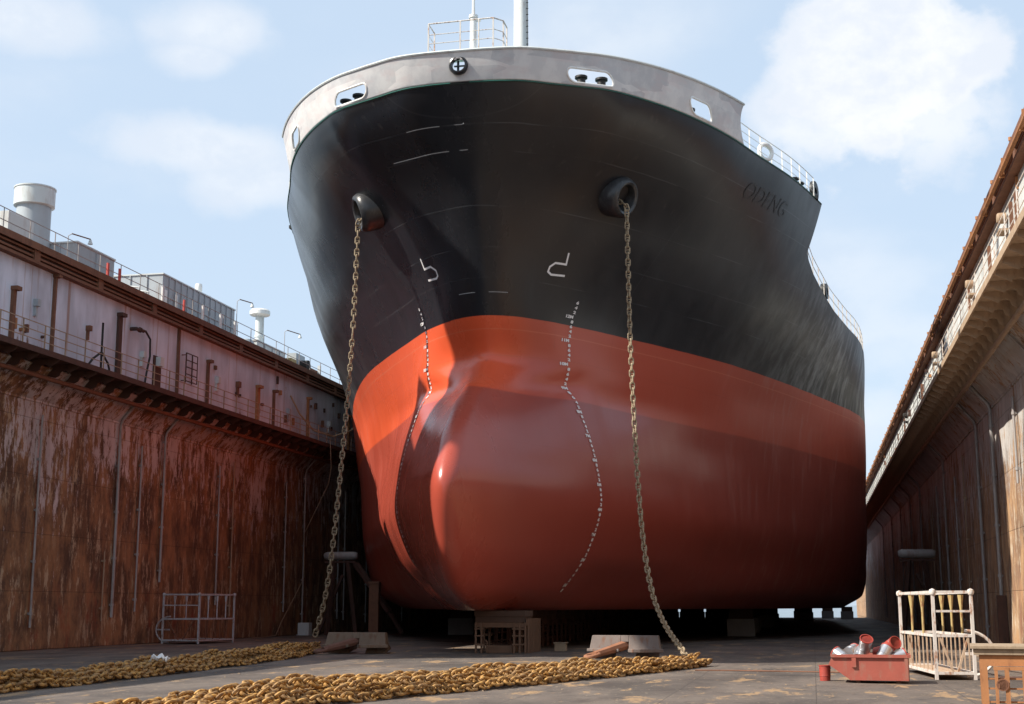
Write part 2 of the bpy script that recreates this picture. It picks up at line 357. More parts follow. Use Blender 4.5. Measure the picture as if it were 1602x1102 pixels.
# ------------------------------------------------------------------ the two dock walls
ZK, ZC, ZT0, ZT1 = 10.14, 11.58, 15.36, 16.2
def dock_wall(side):
    L = side < 0
    def X(off): return XL+off if L else XR-off
    sx = 1 if L else -1
    root = empty('dock_wall', (X(0), 0, 0))
    def P(off): return off*sx          # local x
    OC = 2.22           # catwalk overhang
    YB = 265.0
    low = M['wall_low_l'] if L else M['wall_low_r']; up = M['wall_up_l'] if L else M['wall_up_r']
    def build(mb, name, mat, parent=root, **k): return mb.build(name, mat, parent, **k)
    # lower plating: a dented sheet
    ny, nz = 300, 16; vs = []
    for k in range(nz+1):
        z = ZK*k/nz
        for j in range(ny+1):
            y = YA+(YB-YA)*j/ny
            vs.append((P(.018*math.sin(y*2.61+z)*math.sin(z*1.9+y*.7)+.012*math.sin(y*5.3)), y, z))
    mb = MB().add(vs, [(k*(ny+1)+j, k*(ny+1)+j+1, (k+1)*(ny+1)+j+1, (k+1)*(ny+1)+j) for k in range(nz) for j in range(ny)])
    mb.box(min(P(-.06), P(-4)), max(P(-.06), P(-4)), YA, YB, -4, ZT1-.05)
    build(mb, 'lower_plating', low, smooth=True)
    mb = MB(); mb.add([(P(0), YA, ZK), (P(0), YB, ZK), (P(1.05), YB, 11.35), (P(1.05), YA, 11.35), (P(-.03), YA, ZK+.03), (P(-.03), YB, ZK+.03), (P(1.0), YB, 11.4), (P(1.0), YA, 11.4)], [(0, 1, 2, 3), (4, 5, 6, 7), (0, 1, 5, 4), (3, 2, 6, 7)])
    mb.bar((P(.03), YA, ZK), (P(.03), YB, ZK), .07, .09)
    build(mb, 'haunch_plate', low)
    mb = MB()
    a, b = sorted((P(.9), P(OC))); mb.box(a, b, YA, YB, ZC-.06, ZC)
    a, b = sorted((P(OC), P(OC+.06))); mb.box(a, b, YA, YB, ZC-.15, ZC+.08)
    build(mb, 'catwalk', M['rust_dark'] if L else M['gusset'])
    # gussets under the catwalk, plate with a half round notch
    def gusset(mb, y):
        pl = [(.99, 11.33), (.78, 11.08), (1.2, 10.98), (1.38, 11.06), (1.44, 11.22), (1.58, 11.28), (1.72, 11.22), (1.78, 11.14), (OC-.01, 11.36), (OC-.01, 11.515), (.99, 11.515)]
        mb.prism([(P(u), v) for u, v in pl], (0, y, 0), (1, 0, 0), (0, 0, 1), (0, 1, 0), .03)
        for q in (.35, .75):
            pass
        return mb
    yv = [y for y in np.arange(16, 255, 1.5)]
    near = [y for y in yv if y > (40 if L else 34)][:100]; far = [y for y in yv if y not in near]
    g0 = None
    for y in near:
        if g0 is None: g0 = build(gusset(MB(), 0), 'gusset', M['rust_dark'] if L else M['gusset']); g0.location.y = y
        else:
            c = g0.copy(); COL.objects.link(c); c.parent = root; c.location.y = y
    mb = MB()
    for y in far: gusset(mb, y)
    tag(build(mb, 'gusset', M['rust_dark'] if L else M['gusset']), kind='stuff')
    # long pipe slung under the catwalk
    build(MB().tube([(P(1.15), YA, 10.86), (P(1.15), 60, 10.87), (P(1.15), YB, 10.86)], .095, 10), 'service_pipe', M['rust'] if L else M['pipe_tan'], smooth=True)
    # upper plating with stiffener columns
    mb = MB(); a, b = sorted((P(-.1), P(.9))); mb.box(a, b, YA, YB, ZC-.01, ZT0)
    build(mb, 'upper_plating', up)
    # cornice: two flanges with dark slots between, gusset posts, top plate
    mb = MB()
    a, b = sorted((P(-.2), P(1.0))); mb.box(a, b, YA, YB, ZT0+.001, ZT1-.06, 1)
    for (o0, o1, z0, z1) in ((.85, 1.22, ZT0-.02, ZT0+.10), (.9, 1.12, ZT0+.22, ZT0+.31), (.9, 1.12, ZT0+.42, ZT0+.50), (-3.2, 1.22, ZT1-.14, ZT1), (1.17, 1.24, ZT1-.3, ZT1-.141)):
        a, b = sorted((P(o0), P(o1))); mb.box(a, b, YA, YB, z0, z1)
    for y in np.arange(-3, 210, 5.15):
        a, b = sorted((P(.95), P(1.16))); mb.box(a, b, y, y+.42, ZT0+.101, ZT1-.141)
    build(mb, 'cornice', [M['rust'], M['seam_dark']])
    if not L:
        build(MB().tube([(P(1.36), YA, ZT0+.2), (P(1.36), YB, ZT0+.2)], .075, 10), 'service_pipe', M['rust_or'], smooth=True)
        mb = MB()
        for y in np.arange(36, 205, 4.6):
            mb.box(*sorted((P(1.05), P(1.4))), y, y+.1, ZT0+.09, ZT0+.13); mb.box(*sorted((P(1.24), P(1.31))), y+.02, y+.1, ZT0+.1, ZT0+.75)
            mb.lathe([(0, 0), (.06, 0), (.06, .12), (0, .12)], (P(1.2), y-1.4, ZT1), n=8)
        build(mb, 'pipe_hanger', M['rust_or'])
    # catwalk railing: posts and three rails
    mb = MB()
    for y in np.arange(20, 205, 1.55 if L else 2.4):
        mb.bar((P(OC-.02), y, ZC), (P(OC-.02), y, ZC+1.02), .05 if L else .03, .03)
    for z in (.36, .69, 1.02): mb.bar((P(OC-.02), YA, ZC+z), (P(OC-.02), YB, ZC+z), .03 if L else .022)
    build(mb, 'catwalk_railing', M['pipe_tan'] if L else M['white_rust'])
    # railing along the top edge
    mb = MB()
    for y in np.arange(24, 205, 1.9):
        mb.tube([(P(.75), y, ZT1), (P(.75), y, ZT1+1.0)], .022, 6)
    for z in (.5, 1.0): mb.tube([(P(.75), YA, ZT1+z), (P(.75), YB, ZT1+z)], .018, 6)
    if L:
        build(mb, 'top_railing', M['pipe_grey'])
        mb = MB()
        for y in (54.9, 56.0, 62.7): build(MB().box(*sorted((P(.78), P(.86))), y, y+.14, ZT1+.004, ZT1+.75), 'rail_marker', M['red_rail'])
        for y in (60.3, 64.9, 67.1, 69.0): build(MB().box(*sorted((P(.78), P(.86))), y, y+.16, ZT1+.004, ZT1+.95), 'rail_marker', M['white'])
    # vertical pipes, following the haunch at their head
    spec = ([(57.3, .035, 4.2, 1.1), (58.2, .075, ZK+1, 1.25), (60.4, .05, 9.3, 1.5), (62.8, .065, ZK+1, 2.9), (69.4, .055, 9.2, 1.8), (71.3, .045, 9.6, 1.2), (79.2, .05, 9.2, 1.4), (82.4, .055, ZK+1, .7), (88.9, .06, 8, .9), (90.2, .06, 9.5, .8), (95, .05, 9, .6), (51.5, .05, 9.6, .9), (46.8, .06, ZK+1, .9), (104, .05, 9, .6)] if L else
            [(66.7, .07, ZK+1, .3), (61.2, .075, ZK+1, .35), (83.5, .06, ZK+1, .4), (77.4, .05, 8.6, .5), (88.5, .055, 9, .5), (73, .035, 9.3, .3), (102, .06, ZK+1, .5), (112, .06, ZK+1, .5), (124, .05, ZK+1, .5), (54.5, .05, 9.6, 6.3), (138, .06, ZK+1, .5), (49.3, .055, ZK+1, .5), (155, .06, ZK+1, .5), (92.8, .04, 8.2, .5)])
    for (y, r, zt, zb) in spec:
        pts = [(P(.14), y, zb), (P(.14), y, zb*.5+min(zt, ZK)*.5), (P(.14), y, min(zt, ZK-.15))]
        if zt > ZK: pts += [(P(.22), y, ZK+.12), (P(.6), y, ZK+.55), (P(.98), y, ZK+1.0)]
        mb = MB().tube(pts, r, 8)
        for z in np.arange(zb+.5, min(zt, ZK)-.2, 2.1):
            mb.lathe([(r+.03, 0), (r+.03, .12)], (P(.14), y, z), n=8); mb.box(*sorted((P(0.02), P(.14))), y-.05, y+.05, z+.02, z+.1)
        build(mb, 'drain_pipe', M['pipe_grey'] if r > .045 else M['pipe_tan'], smooth=True)
    # fittings on the upper plating
    o = .9
    if L:
        for (y, w_, zt, zb, m) in ((55.9, .30, 14.7, 11.6, 'rust_dark'), (65.5, .16, 14.2, 11.6, 'rust'), (62.0, .12, 15.3, 11.6, 'rust'), (72.1, .36, 13.9, 11.6, 'rust_or'), (74.6, .13, 14.0, 11.6, 'rust'), (80.2, .14, 14.4, 11.6, 'rust_or'), (50.4, .12, 15.2, 11.6, 'rust'), (88, .16, 14.3, 11.6, 'rust_or'), (47.4, .2, 14.0, 11.6, 'rust')):
            mb = MB(); mb.box(*sorted((P(o), P(o+.14))), y, y+w_, zb, zt); mb.box(*sorted((P(o), P(o+.3))), y-.04, y+w_+.1, zt+.002, zt+.16)
            build(mb, 'column', M[m])
        mb = MB(); mb.box(*sorted((P(o), P(o+.05))), 59.55, 60.35, 11.6, 13.55); build(mb, 'patch_plate', M['rust_dark'])
        mb = MB(); mb.box(*sorted((P(o+.05), P(o+.3))), 59.75, 60.15, 13.05, 13.5); build(mb, 'junction_box', M['lt_grey'], bevel=.01)
        for (y, z, s) in ((53.2, 13.5, .2), (66.6, 13.3, .3), (69.3, 13.5, .28), (76.8, 13.0, .3), (58.2, 13.2, .25), (84, 13.2, .3), (49, 13.7, .25)):
            mb = MB(); mb.box(*sorted((P(o), P(o+.22))), y, y+s, z, z+s*1.15); mb.box(*sorted((P(o), P(o+.12))), y+.05, y+s-.05, z-.4, z-.002)
            build(mb, 'junction_box', random.choice([M['lt_grey'], M['rust'], M['grey_paint']]))
        mb = MB()
        for y in (62.6, 63.3): mb.bar((P(o+.25), y, 12.7), (P(o+.25), y, 14.2), .05)
        for z in (12.8, 13.15, 13.5, 13.85, 14.2): mb.bar((P(o+.25), 62.6, z), (P(o+.25), 63.9, z), .04)
        for z in (12.8, 14.1): mb.bar((P(o), 62.6, z), (P(o+.25), 62.6, z), .04)
        mb.bar((P(o+.25), 63.9, 12.8), (P(o+.25), 63.9, 14.2), .04)
        build(mb, 'ladder', M['rust_dark'])
        # black hose looping down from its valve, tripod, hanging cables
        pts = [(P(o+.25), 57.6, 14.35), (P(o+.3), 58.1, 14.42), (P(o+.35), 58.5, 14.1), (P(o+.35), 58.55, 13.3), (P(o+.4), 58.2, 12.5), (P(o+.45), 57.9, 11.7)]
        build(MB().tube(pts, .05, 8), 'hose', M['black'], smooth=True)
        mb = MB(); mb.tube([(P(o), 57.2, 14.36), (P(o+.3), 57.2, 14.36), (P(o+.3), 57.9, 14.38)], .09, 8); mb.lathe([(.13, 0), (.13, .1)], (P(o+.3), 57.5, 14.37), (0, 1, 0), 8)
        build(mb, 'valve', M['rust_dark'])
        mb = MB(); mb.tube([(P(1.5), 53.6, 13.9), (P(1.5), 53.6, 11.6)], .05, 8)
        mb.tube([(P(1.5), 53.6, 12.6), (P(1.5), 52.9, 12.2), (P(1.5), 52.3, 11.65)], .05, 6); mb.tube([(P(1.5), 53.6, 12.6), (P(1.5), 54.2, 12.2), (P(1.5), 54.5, 11.65)], .05, 6)
        build(mb, 'hose_stand', M['seam_dark'])
        mb = MB(); mb.tube([(P(o+.1), 77.2, 14.2), (P(1.3), 78, 13.2), (P(1.7), 79.4, 12.35), (P(OC-.02), 81.5, 12.2), (P(2.7), 83.5, 12.8), (P(3.0), 85.2, 13.9), (P(3.1), 86.3, 15.2), (P(3.0), 87, 16.4)], .05, 6)
        build(mb, 'rope', M['rope'], smooth=True)
        mb = MB(); mb.tube([(P(2.35), 80.6, 12), (P(2.4), 80.8, 10.2), (P(2.1), 81.2, 9.2), (P(.3), 82.0, 6.2), (P(.25), 82.3, 3.5), (P(.3), 80.5, 2.2), (P(.4), 78.4, .9), (P(.8), 76.5, .08), (P(1.2), 74, .05), (P(1.6), 71, .05)], .025, 6)
        build(mb, 'cable', M['pipe_tan'], smooth=True)
        # rust streaked brackets scattered on the plating
        for i in range(26):
            y = random.uniform(45, 95); z = random.choice([12.5, 13.0, 14.0, 14.6]); mb = MB()
            mb.box(*sorted((P(o), P(o+.08+random.random()*.1))), y, y+random.uniform(.06, .2), z, z+random.uniform(.08, .45)); build(mb, 'bracket', M[random.choice(['rust', 'rust_dark', 'rust_or'])])
    else:
        for i, y in enumerate((47.5, 57.5, 74, 98)):
            mb = MB(); mb.lathe([(0, 0), (.19, 0), (.19, .25), (.14, .3), (0, .3)], (P(o+.05), y, 14.7), (P(1), 0, 0), 14); mb.box(*sorted((P(o), P(o+.3))), y-.1, y+.7, 14.25, 14.33)
            build(mb, 'lamp_housing', M['pipe_tan'] if i != 3 else M['seam_dark'], smooth=True)
        for i in range(34):
            y = random.uniform(38, 130); z = random.choice([12.2, 12.6, 13.1, 13.7, 14.3, 14.9]); mb = MB()
            mb.box(*sorted((P(o), P(o+.04+random.random()*.14))), y, y+random.uniform(.08, .4), z, z+random.uniform(.08, .5)); build(mb, 'bracket', M[random.choice(['rust', 'rust_dark', 'rust_or', 'pipe_tan', 'white_rust'])])
        for y in (45.0, 46.2, 52.0, 59.0, 71.0, 85.0, 101):
            mb = MB(); mb.box(*sorted((P(o), P(o+.12))), y, y+.12, 11.6, 14.9); build(mb, 'column', M['rust'])
        for y in (62.5, 63.1):
            pass
        mb = MB(); mb.box(*sorted((P(.02), P(.4))), 60.6, 60.8, .0, 2.2); build(mb, 'bracket', M['rust_dark'])
    return root
wl = dock_wall(-1); tag(wl, 'rust streaked dock wall with grey upper plating left of the ship, in shade', 'dock wall')
wr = dock_wall(1); tag(wr, 'rusty dock wall right of the ship with white upper plating, brown underside and a sunlit patch', 'dock wall')

# ------------------------------------------------------------------ gear standing on the left wall
def on_wall(mb_list, name, label, cat, loc, group=None):
    r = empty(name, loc); tag(r, label, cat, group)
    for nm, mb, mat, sm in mb_list: mb.build(nm, mat, r, smooth=sm)
    return r
Zt = ZT1
on_wall([('shaft', MB().lathe([(.76, 0), (.76, 3.5)], (0, 0, 0), n=40), M['grey_paint'], True),
         ('cowl', MB().lathe([(.75, 3.4), (.88, 3.43), (.9, 3.45), (.9, 4.22), (.93, 4.24), (.93, 4.3), (.82, 4.3), (.8, 3.6), (0, 3.6)], (0, 0, 0), n=40), M['lt_grey'], True)],
        'funnel', 'wide grey cylindrical funnel with a broad collar on top of the left dock wall', 'funnel', (-34.0, 54.45, Zt))
mbp = MB(); mbp.box(-1.3, 0, 0, 1.9, .45, 1.72); mbf = MB()
for y in (.05, .7, 1.35): mbf.box(-1.35, .03, y, y+.08, .40, .448)
mbf.box(-.1, .02, .1, .2, 0, .4); mbf.box(-.1, .02, 1.6, 1.7, 0, .4); mbf.box(.003, .04, .25, 1.65, .5, .58)
on_wall([('casing', mbp, M['lt_grey'], False), ('stand', mbf, M['seam_dark'], False)], 'vent_box', 'small pale grey box on stilts just in front of the wide funnel', 'vent box', (-32.0, 49.4, Zt))
def house(x0, x1, y0, y1, h, pitch, loc, name, label, mside, cat='deckhouse', extra=None):
    r = empty(name, loc); tag(r, label, cat)
    mb = MB(); mb.box(x0, x1, y0, y1, 0, h); mb.build('wall', mside, r)
    mb = MB(); mb.box(x0-.05, x1+.05, y0-.05, y1+.05, h+.001, h+.07); mb.build('roof', M['lt_grey'], r)
    mb = MB()
    for y in np.arange(y0+pitch, y1-.1, pitch): mb.box(x1+.001, x1+.05, y-.03, y+.03, .002, h-.005)
    for x in np.arange(x0+pitch, x1-.1, pitch*1.3): mb.box(x-.03, x+.03, y0-.05, y0-.001, .002, h-.005)
    mb.box(x1+.001, x1+.035, y0+.05, y1-.05, h*.52, h*.55)
    mb.build('stiffener', M['grey_paint'], r)
    return r
hs = house(-2.6, 0, 0, 3.45, 1.78, 1.75, (-32.0, 54.9, Zt), 'deckhouse', 'low grey deckhouse with a curved pipe in front, right after the wide funnel', M['grey_paint'])
mb = MB(); mb.tube([(-1.7, -1.1, .0), (-1.7, -1.1, .9), (-1.0, -1.1, 1.15), (-.3, -1.1, .95), (-.3, -1.1, 0)], .06, 8); mb.build('pipe', M['lt_grey'], hs)
for b_ in ((.7, 1.0, .5, .9), (1.6, 1.85, .25, .7)): MB().box(.051, .09, *b_).build('vent', M['seam_dark'], hs)
hs = house(-4.4, 0, 0, 9.1, 2.32, .72, (-32.0, 63.4, Zt), 'deckhouse', 'long grey deckhouse with ribbed siding on the left dock wall', M['grey_paint'])
mb = MB(); mb.lathe([(.55, 0), (.55, .12), (.2, .26), (0, .28)], (-1.4, 3.2, 2.39), n=16); mb.build('roof_cap', M['grey_paint'], hs, smooth=True)
mb = MB()
for y in (.15, 1.35): MB().box(.052, .075, y, y+.28, .15, 1.55).build('panel', M['white'], hs)
mb = MB()
for y in (-1.9, -.9): mb.tube([(-2.8, y, 0), (-2.8, y, 1.25), (-1.5, y, 1.4), (-.3, y, 1.2), (-.3, y, 0)], .05, 8)
mb.build('pipe', M['lt_grey'], hs)
def mushroom(name, label, loc, r, h, rc, hc, group=None):
    return on_wall([('shaft', MB().lathe([(r*1.5, 0), (r*1.5, h*.25), (r, h*.33), (r, h*.6), (r*1.12, h*.61), (r*1.12, h*.64), (r, h*.65), (r, h)], (0, 0, 0), n=24), M['lt_grey'], True),
                    ('cap', MB().lathe([(r*.9, h-.05), (rc*.92, h), (rc, h+.05), (rc, h+hc*.75), (rc*.85, h+hc), (0, h+hc*1.05)], (0, 0, 0), n=24), M['white'], True)], name, label, 'ventilator', loc, group)
mushroom('mushroom_ventilator', 'white ventilator with a wide flat mushroom cap behind the long deckhouse', (-33.5, 79.8, Zt), .27, 3.6, .64, .38)
mushroom('mushroom_ventilator', 'taller of the two small ventilators on the long deckhouse roof', (-33.0, 69.75, Zt+2.39), .12, .5, .2, .42)
mushroom('mushroom_ventilator', 'shorter of the two small ventilators on the long deckhouse roof', (-33.0, 70.95, Zt+2.39), .15, .2, .2, .3)
for (y, z, ln, lab) in ((54.7, 2.1, 1.5, 'lamp on a bent arm above the low deckhouse after the funnel'), (71.9, 2.85, 1.6, 'lamp on a bent arm above the end of the long deckhouse'), (79.3, 2.5, 2.0, 'lamp on a bent arm right of the wide mushroom ventilator')):
    r = empty('lamp_post', (-31.6 if y > 60 else -34.7, y, Zt)); tag(r, lab, 'lamp post', 'lamp arms on the left dock wall')
    if y < 60: r.location.x = -32.2; r.location.y = y-.25
    MB().tube([(0, 0, 0), (0, 0, z-.12), (.12, .1, z)], .02, 6).build('post', M['pipe_grey'], r)
    MB().tube([(.12, .1, z), (.25, ln, z+.1)], .03, 6).build('arm', M['rust'], r)
    MB().lathe([(.03, 0), (.06, -.06), (.12, -.24), (0, -.22)], (.25, ln, z+.1), n=10).build('lamp_head', M['lt_grey'], r, smooth=True)
h5 = house(-1.8, 0, 0, 4.6, 1.2, 1.2, (-32.0, 75.9, Zt), 'machinery_box', 'low pale machinery casing below the wide mushroom ventilator', M['lt_grey'], 'machinery')
mb = MB(); mb.lathe([(.5, 0), (.5, .7), (.35, .95), (0, 1.02)], (.0, -1.6, 0), n=18); mb.build('tank', M['grey_paint'], h5, smooth=True)
on_wall([('body', MB().box(-.8, 0, 0, .9, 0, 1.0), M['yellow_rust'], False), ('cover', MB().box(-.7, -.05, .95, 2.5, .1, 1.5), M['grey_paint'], False), ('drum', MB().lathe([(.42, 0), (.42, .5)], (.02, 1.7, .7), (1, 0, 0), 16), M['seam_dark'], True)], 'winch', 'small yellow and grey winch beyond the low pale casing', 'winch', (-31.7, 80.8, Zt))
on_wall([('body', MB().box(-.8, 0, 0, 1.5, 0, .95), M['rust'], False), ('post', MB().box(.02, .2, 1.3, 1.5, 0, 1.3), M['lt_grey'], False)], 'steel_box', 'brown rusty box at the far end of the left wall top', 'box', (-31.7, 84.2, Zt))

# unseen dock crane added on the left wall, masses shaped to shade bow and floor
cr = empty('unseen_crane', (-34.5, 44, ZT1)); tag(cr, 'unseen grey dock crane added on the left wall to cast the shadow across the bow', 'crane')
mb = MB(); mb.box(-.5, .5, -9.8, -2.5, 2.5, 22.3); mb.box(-.45, .45, -2.499, 1.7, 2.5, 12.2); mb.box(-.35, .35, .5, 1.7, 12.201, 15.0); mb.build('tower', M['grey_paint'], cr)
mb = MB()
for y in (-9.4, .9):
    for x in (-.9, .7): mb.box(x, x+.35, y, y+.4, .35, 2.499)
    mb.box(-1.0, 1.1, y-.3, y+.7, .0, .349)
mb.build('bogie', M['yellow_rust'], cr)
mb = MB(); mb.box(-1.4, 1.4, -17.5, -9.85, 17.3, 25.6); mb.build('machine_house', M['lt_grey'], cr)
mb = MB()
for x in (-.8, .8): mb.bar((x, -11, 25.6), (x, -20, 47), .35)
for k in range(12):
    a = Vector((-.8, -11, 25.6)).lerp(Vector((-.8, -20, 47)), k/12); b = Vector((.8, -11, 25.6)).lerp(Vector((.8, -20, 47)), (k+1)/12); mb.bar(a, b, .14)
mb.build('jib', M['yellow_rust'], cr)
# ------------------------------------------------------------------ the ship
ship = empty('cargo_ship', (-12.5, Y0, 0), .013)
tag(ship, 'bulk carrier in dry dock with black topsides, red bottom and bulbous bow', 'ship')
g = NT('hull paint', .3)
X_, Y_, Z_ = g.xyz()
wob = g.mth('MULTIPLY', g.mth('SUBTRACT', g.noise((.5, .5, .5), 3), .5), .05)
zz = g.mth('ADD', Z_, wob)
n1 = g.noise((.5, .5, .22), 6, .62); n2 = g.noise((1.6, 1.6, .25), 6, .65, loc=(3, 9, 1)); n3 = g.noise((.16, .16, .16), 4, .55, loc=(7, 7, 7))
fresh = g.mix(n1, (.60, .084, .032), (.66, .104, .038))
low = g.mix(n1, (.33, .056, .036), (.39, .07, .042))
port = g.ramp(X_, .5, 2.0)                       # viewer's right: shade of this side painted in as darker reds
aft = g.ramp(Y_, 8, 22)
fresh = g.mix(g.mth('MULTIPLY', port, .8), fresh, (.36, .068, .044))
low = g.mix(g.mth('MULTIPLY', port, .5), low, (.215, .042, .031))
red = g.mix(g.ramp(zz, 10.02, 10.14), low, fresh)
edge = g.mth('MULTIPLY', g.ramp(zz, 12.72, 12.745), g.mth('SUBTRACT', 1.0, g.ramp(zz, 12.76, 12.79)))
red = g.mix(g.mth('MULTIPLY', edge, .25), red, (.66, .27, .16))
red = g.mix(g.mth('MULTIPLY', g.mth('MULTIPLY', g.ramp(n2, .52, .68), aft), .32), red, (.42, .20, .165))
red = g.mix(g.mth('MULTIPLY', g.ramp(g.noise((3, 3, .5), 6, .7, loc=(2, 2, 8)), .60, .74), .3), red, (.22, .05, .035))
blk = g.mix(n1, (.009, .010, .013), (.016, .017, .021))
dust_sheen = g.mth('MULTIPLY', g.ramp(g.mth('ADD', g.mth('MULTIPLY', n2, .6), g.mth('MULTIPLY', n3, .5)), .46, .74), g.mth('ADD', .06, g.mth('MULTIPLY', aft, .94)))
blk = g.mix(g.mth('MULTIPLY', dust_sheen, .8), blk, g.mix(g.mth('MULTIPLY', g.ramp(Y_, 14, 30), port), (.10, .104, .108), (.36, .38, .39)))  # aft port shoulder paler: sky reflection painted in with the dust streaks
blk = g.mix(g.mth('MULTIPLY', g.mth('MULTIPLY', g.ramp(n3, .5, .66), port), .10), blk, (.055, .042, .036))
seam = None
for zs in (20.1, 19.2, 17.35, 15.85, 14.7, 11.75, 9.2, 7.9, 5.4, 3.3):
    d = g.mth('ABSOLUTE', g.mth('SUBTRACT', g.mth('ADD', Z_, g.mth('MULTIPLY', wob, 1.0)), zs)); q = g.ramp(d, .028, .006)
    seam = q if seam is None else g.mth('MAXIMUM', seam, q)
vq = g.mth('PINGPONG', g.mth('ADD', Y_, 3.0), 4.4); seam_v = g.ramp(vq, .03, .005)
blk = g.mix(g.mth('MULTIPLY', seam, g.mth('MULTIPLY', g.ramp(g.noise((.35, .35, .8), 4, loc=(6, 1, 1)), .42, .62), .26)), blk, (.14, .15, .16))
red = g.mix(g.mth('MULTIPLY', seam, .16), red, (.25, .05, .03))
blk = g.mix(g.mth('MULTIPLY', seam_v, .10), blk, (.12, .12, .125)); red = g.mix(g.mth('MULTIPLY', seam_v, .14), red, (.2, .04, .03))
run = g.mth('MULTIPLY', g.ramp(g.noise((3.2, 3.2, .12), 7, .65, loc=(5, 2, 3)), .60, .70), g.ramp(Z_, 12.5, 19))
blk = g.mix(g.mth('MULTIPLY', run, .22), blk, (.085, .075, .07))
bb = g.ramp(zz, 13.235, 13.265)
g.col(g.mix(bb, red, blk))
rg = g.mth('ADD', g.mth('MULTIPLY', g.ramp(n1, .3, .7), .10), g.mth('ADD', .20, g.mth('MULTIPLY', g.mth('MAXIMUM', g.mth('MULTIPLY', dust_sheen, 1.0), g.mth('MULTIPLY', aft, .55)), .30)))
rg = g.mth('ADD', rg, g.mth('MULTIPLY', port, .10)); g.rough(rg)
ht = g.mth('ADD', g.mth('MULTIPLY', g.noise((.9, .9, .35), 4, .5, loc=(4, 4, 4)), 1.0), g.mth('MULTIPLY', g.mth('SINE', g.mth('MULTIPLY', Y_, 8.0)), g.mth('MULTIPLY', aft, .10)))
ht = g.mth('ADD', ht, g.mth('MULTIPLY', seam, .12))
ht = g.mth('ADD', ht, g.mth('MULTIPLY', seam_v, .06))
g.bump(ht, .17, .05)
M['hull'] = g.m
NCOL1, NCOL2 = 110, 40
_ROWS = np.array([row(z, NCOL1, NCOL2) for z in ZT]); _COLF = [pchip(ZT, _ROWS[:, j]) for j in range(_ROWS.shape[1])]
def hrow(z): return col_y(z, NCOL1, NCOL2), np.array([float(f(z)) for f in _COLF])
def hull_row(z):
    return hrow(z)
_cache.clear()
def top_z(y):
    """sheer: forecastle, break, main deck"""
    if y <= 67.702: return 21.5
    return float(BRK(y)) if y < 78 else 17.2
BRK = pchip([67.7, 68.2, 69.5, 71.5, 74, 78], [19.0, 18.75, 18.25, 17.8, 17.4, 17.2])
zrows = np.r_[np.linspace(1.6, 2.6, 8), np.linspace(2.75, 17.2, 66), np.linspace(17.4, 21.5, 20)]
def hull_side(side):
    mb = MB(); nc = NCOL1+NCOL2; vs = []
    for z in zrows:
        ys, hb = hrow(z)
        for y, b in zip(ys, hb):
            t = min(z, top_z(y))
            if t < z: b = hb_at(y, t) if y < 90 else b
            vs.append((side*b, y-Y0, t))
    fs = []
    for k in range(len(zrows)-1):
        for j in range(nc-1):
            q = (k*nc+j, k*nc+j+1, (k+1)*nc+j+1, (k+1)*nc+j)
            if abs(vs[q[0]][2]-vs[q[3]][2]) < 1e-4 and abs(vs[q[1]][2]-vs[q[2]][2]) < 1e-4: continue
            if j == NCOL1-1 and zrows[k] > 18.9: continue
            fs.append(q if side > 0 else q[::-1])
    return vs, fs
mb = MB()
for sd in (-1, 1): mb.add(*hull_side(sd))
ys, hb = hrow(1.6); n = len(ys)
mb.add([(-b, y-Y0, 1.6) for y, b in zip(ys, hb)]+[(b, y-Y0, 1.6) for y, b in zip(ys, hb)], [(i, i+1, n+i+1, n+i) for i in range(n-1)])
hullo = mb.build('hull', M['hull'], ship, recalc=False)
import bmesh
bm = bmesh.new(); bm.from_mesh(hullo.data); bmesh.ops.remove_doubles(bm, verts=bm.verts[:], dist=.002); bmesh.ops.recalc_face_normals(bm, faces=bm.faces[:]); bm.to_mesh(hullo.data); bm.free()
hullo.data.polygons.foreach_set('use_smooth', [True]*len(hullo.data.polygons)); hullo.data.set_sharp_from_angle(angle=R(50)); hullo.data.update()
mb = MB(); ys, hb = hrow(21.5); k = [i for i in range(NCOL1) if ys[i] <= 67.71]
mb.add([(-hb[i]+.01, ys[i]-Y0, 21.42) for i in k]+[(hb[i]-.01, ys[i]-Y0, 21.42) for i in k], [(i, i+1, len(k)+i+1, len(k)+i) for i in range(len(k)-1)])
zz_ = np.linspace(17.1, 21.41, 9); nb = len(zz_)
mb.add([(-hb_at(67.7, z)+.02, 15.69, z) for z in zz_]+[(hb_at(67.7, z)-.02, 15.69, z) for z in zz_], [(i, i+1, nb+i+1, nb+i) for i in range(nb-1)])
ys, hb = hrow(17.1); k = [i for i in range(len(ys)) if ys[i] >= 67.6]
mb.add([(-hb[i]+.01, ys[i]-Y0, 17.1) for i in k]+[(hb[i]-.01, ys[i]-Y0, 17.1) for i in k], [(i, i+1, len(k)+i+1, len(k)+i) for i in range(len(k)-1)])
M['deck'] = plain('green deck paint', (.06, .13, .11), .7)
mb.build('deck', M['deck'], ship)
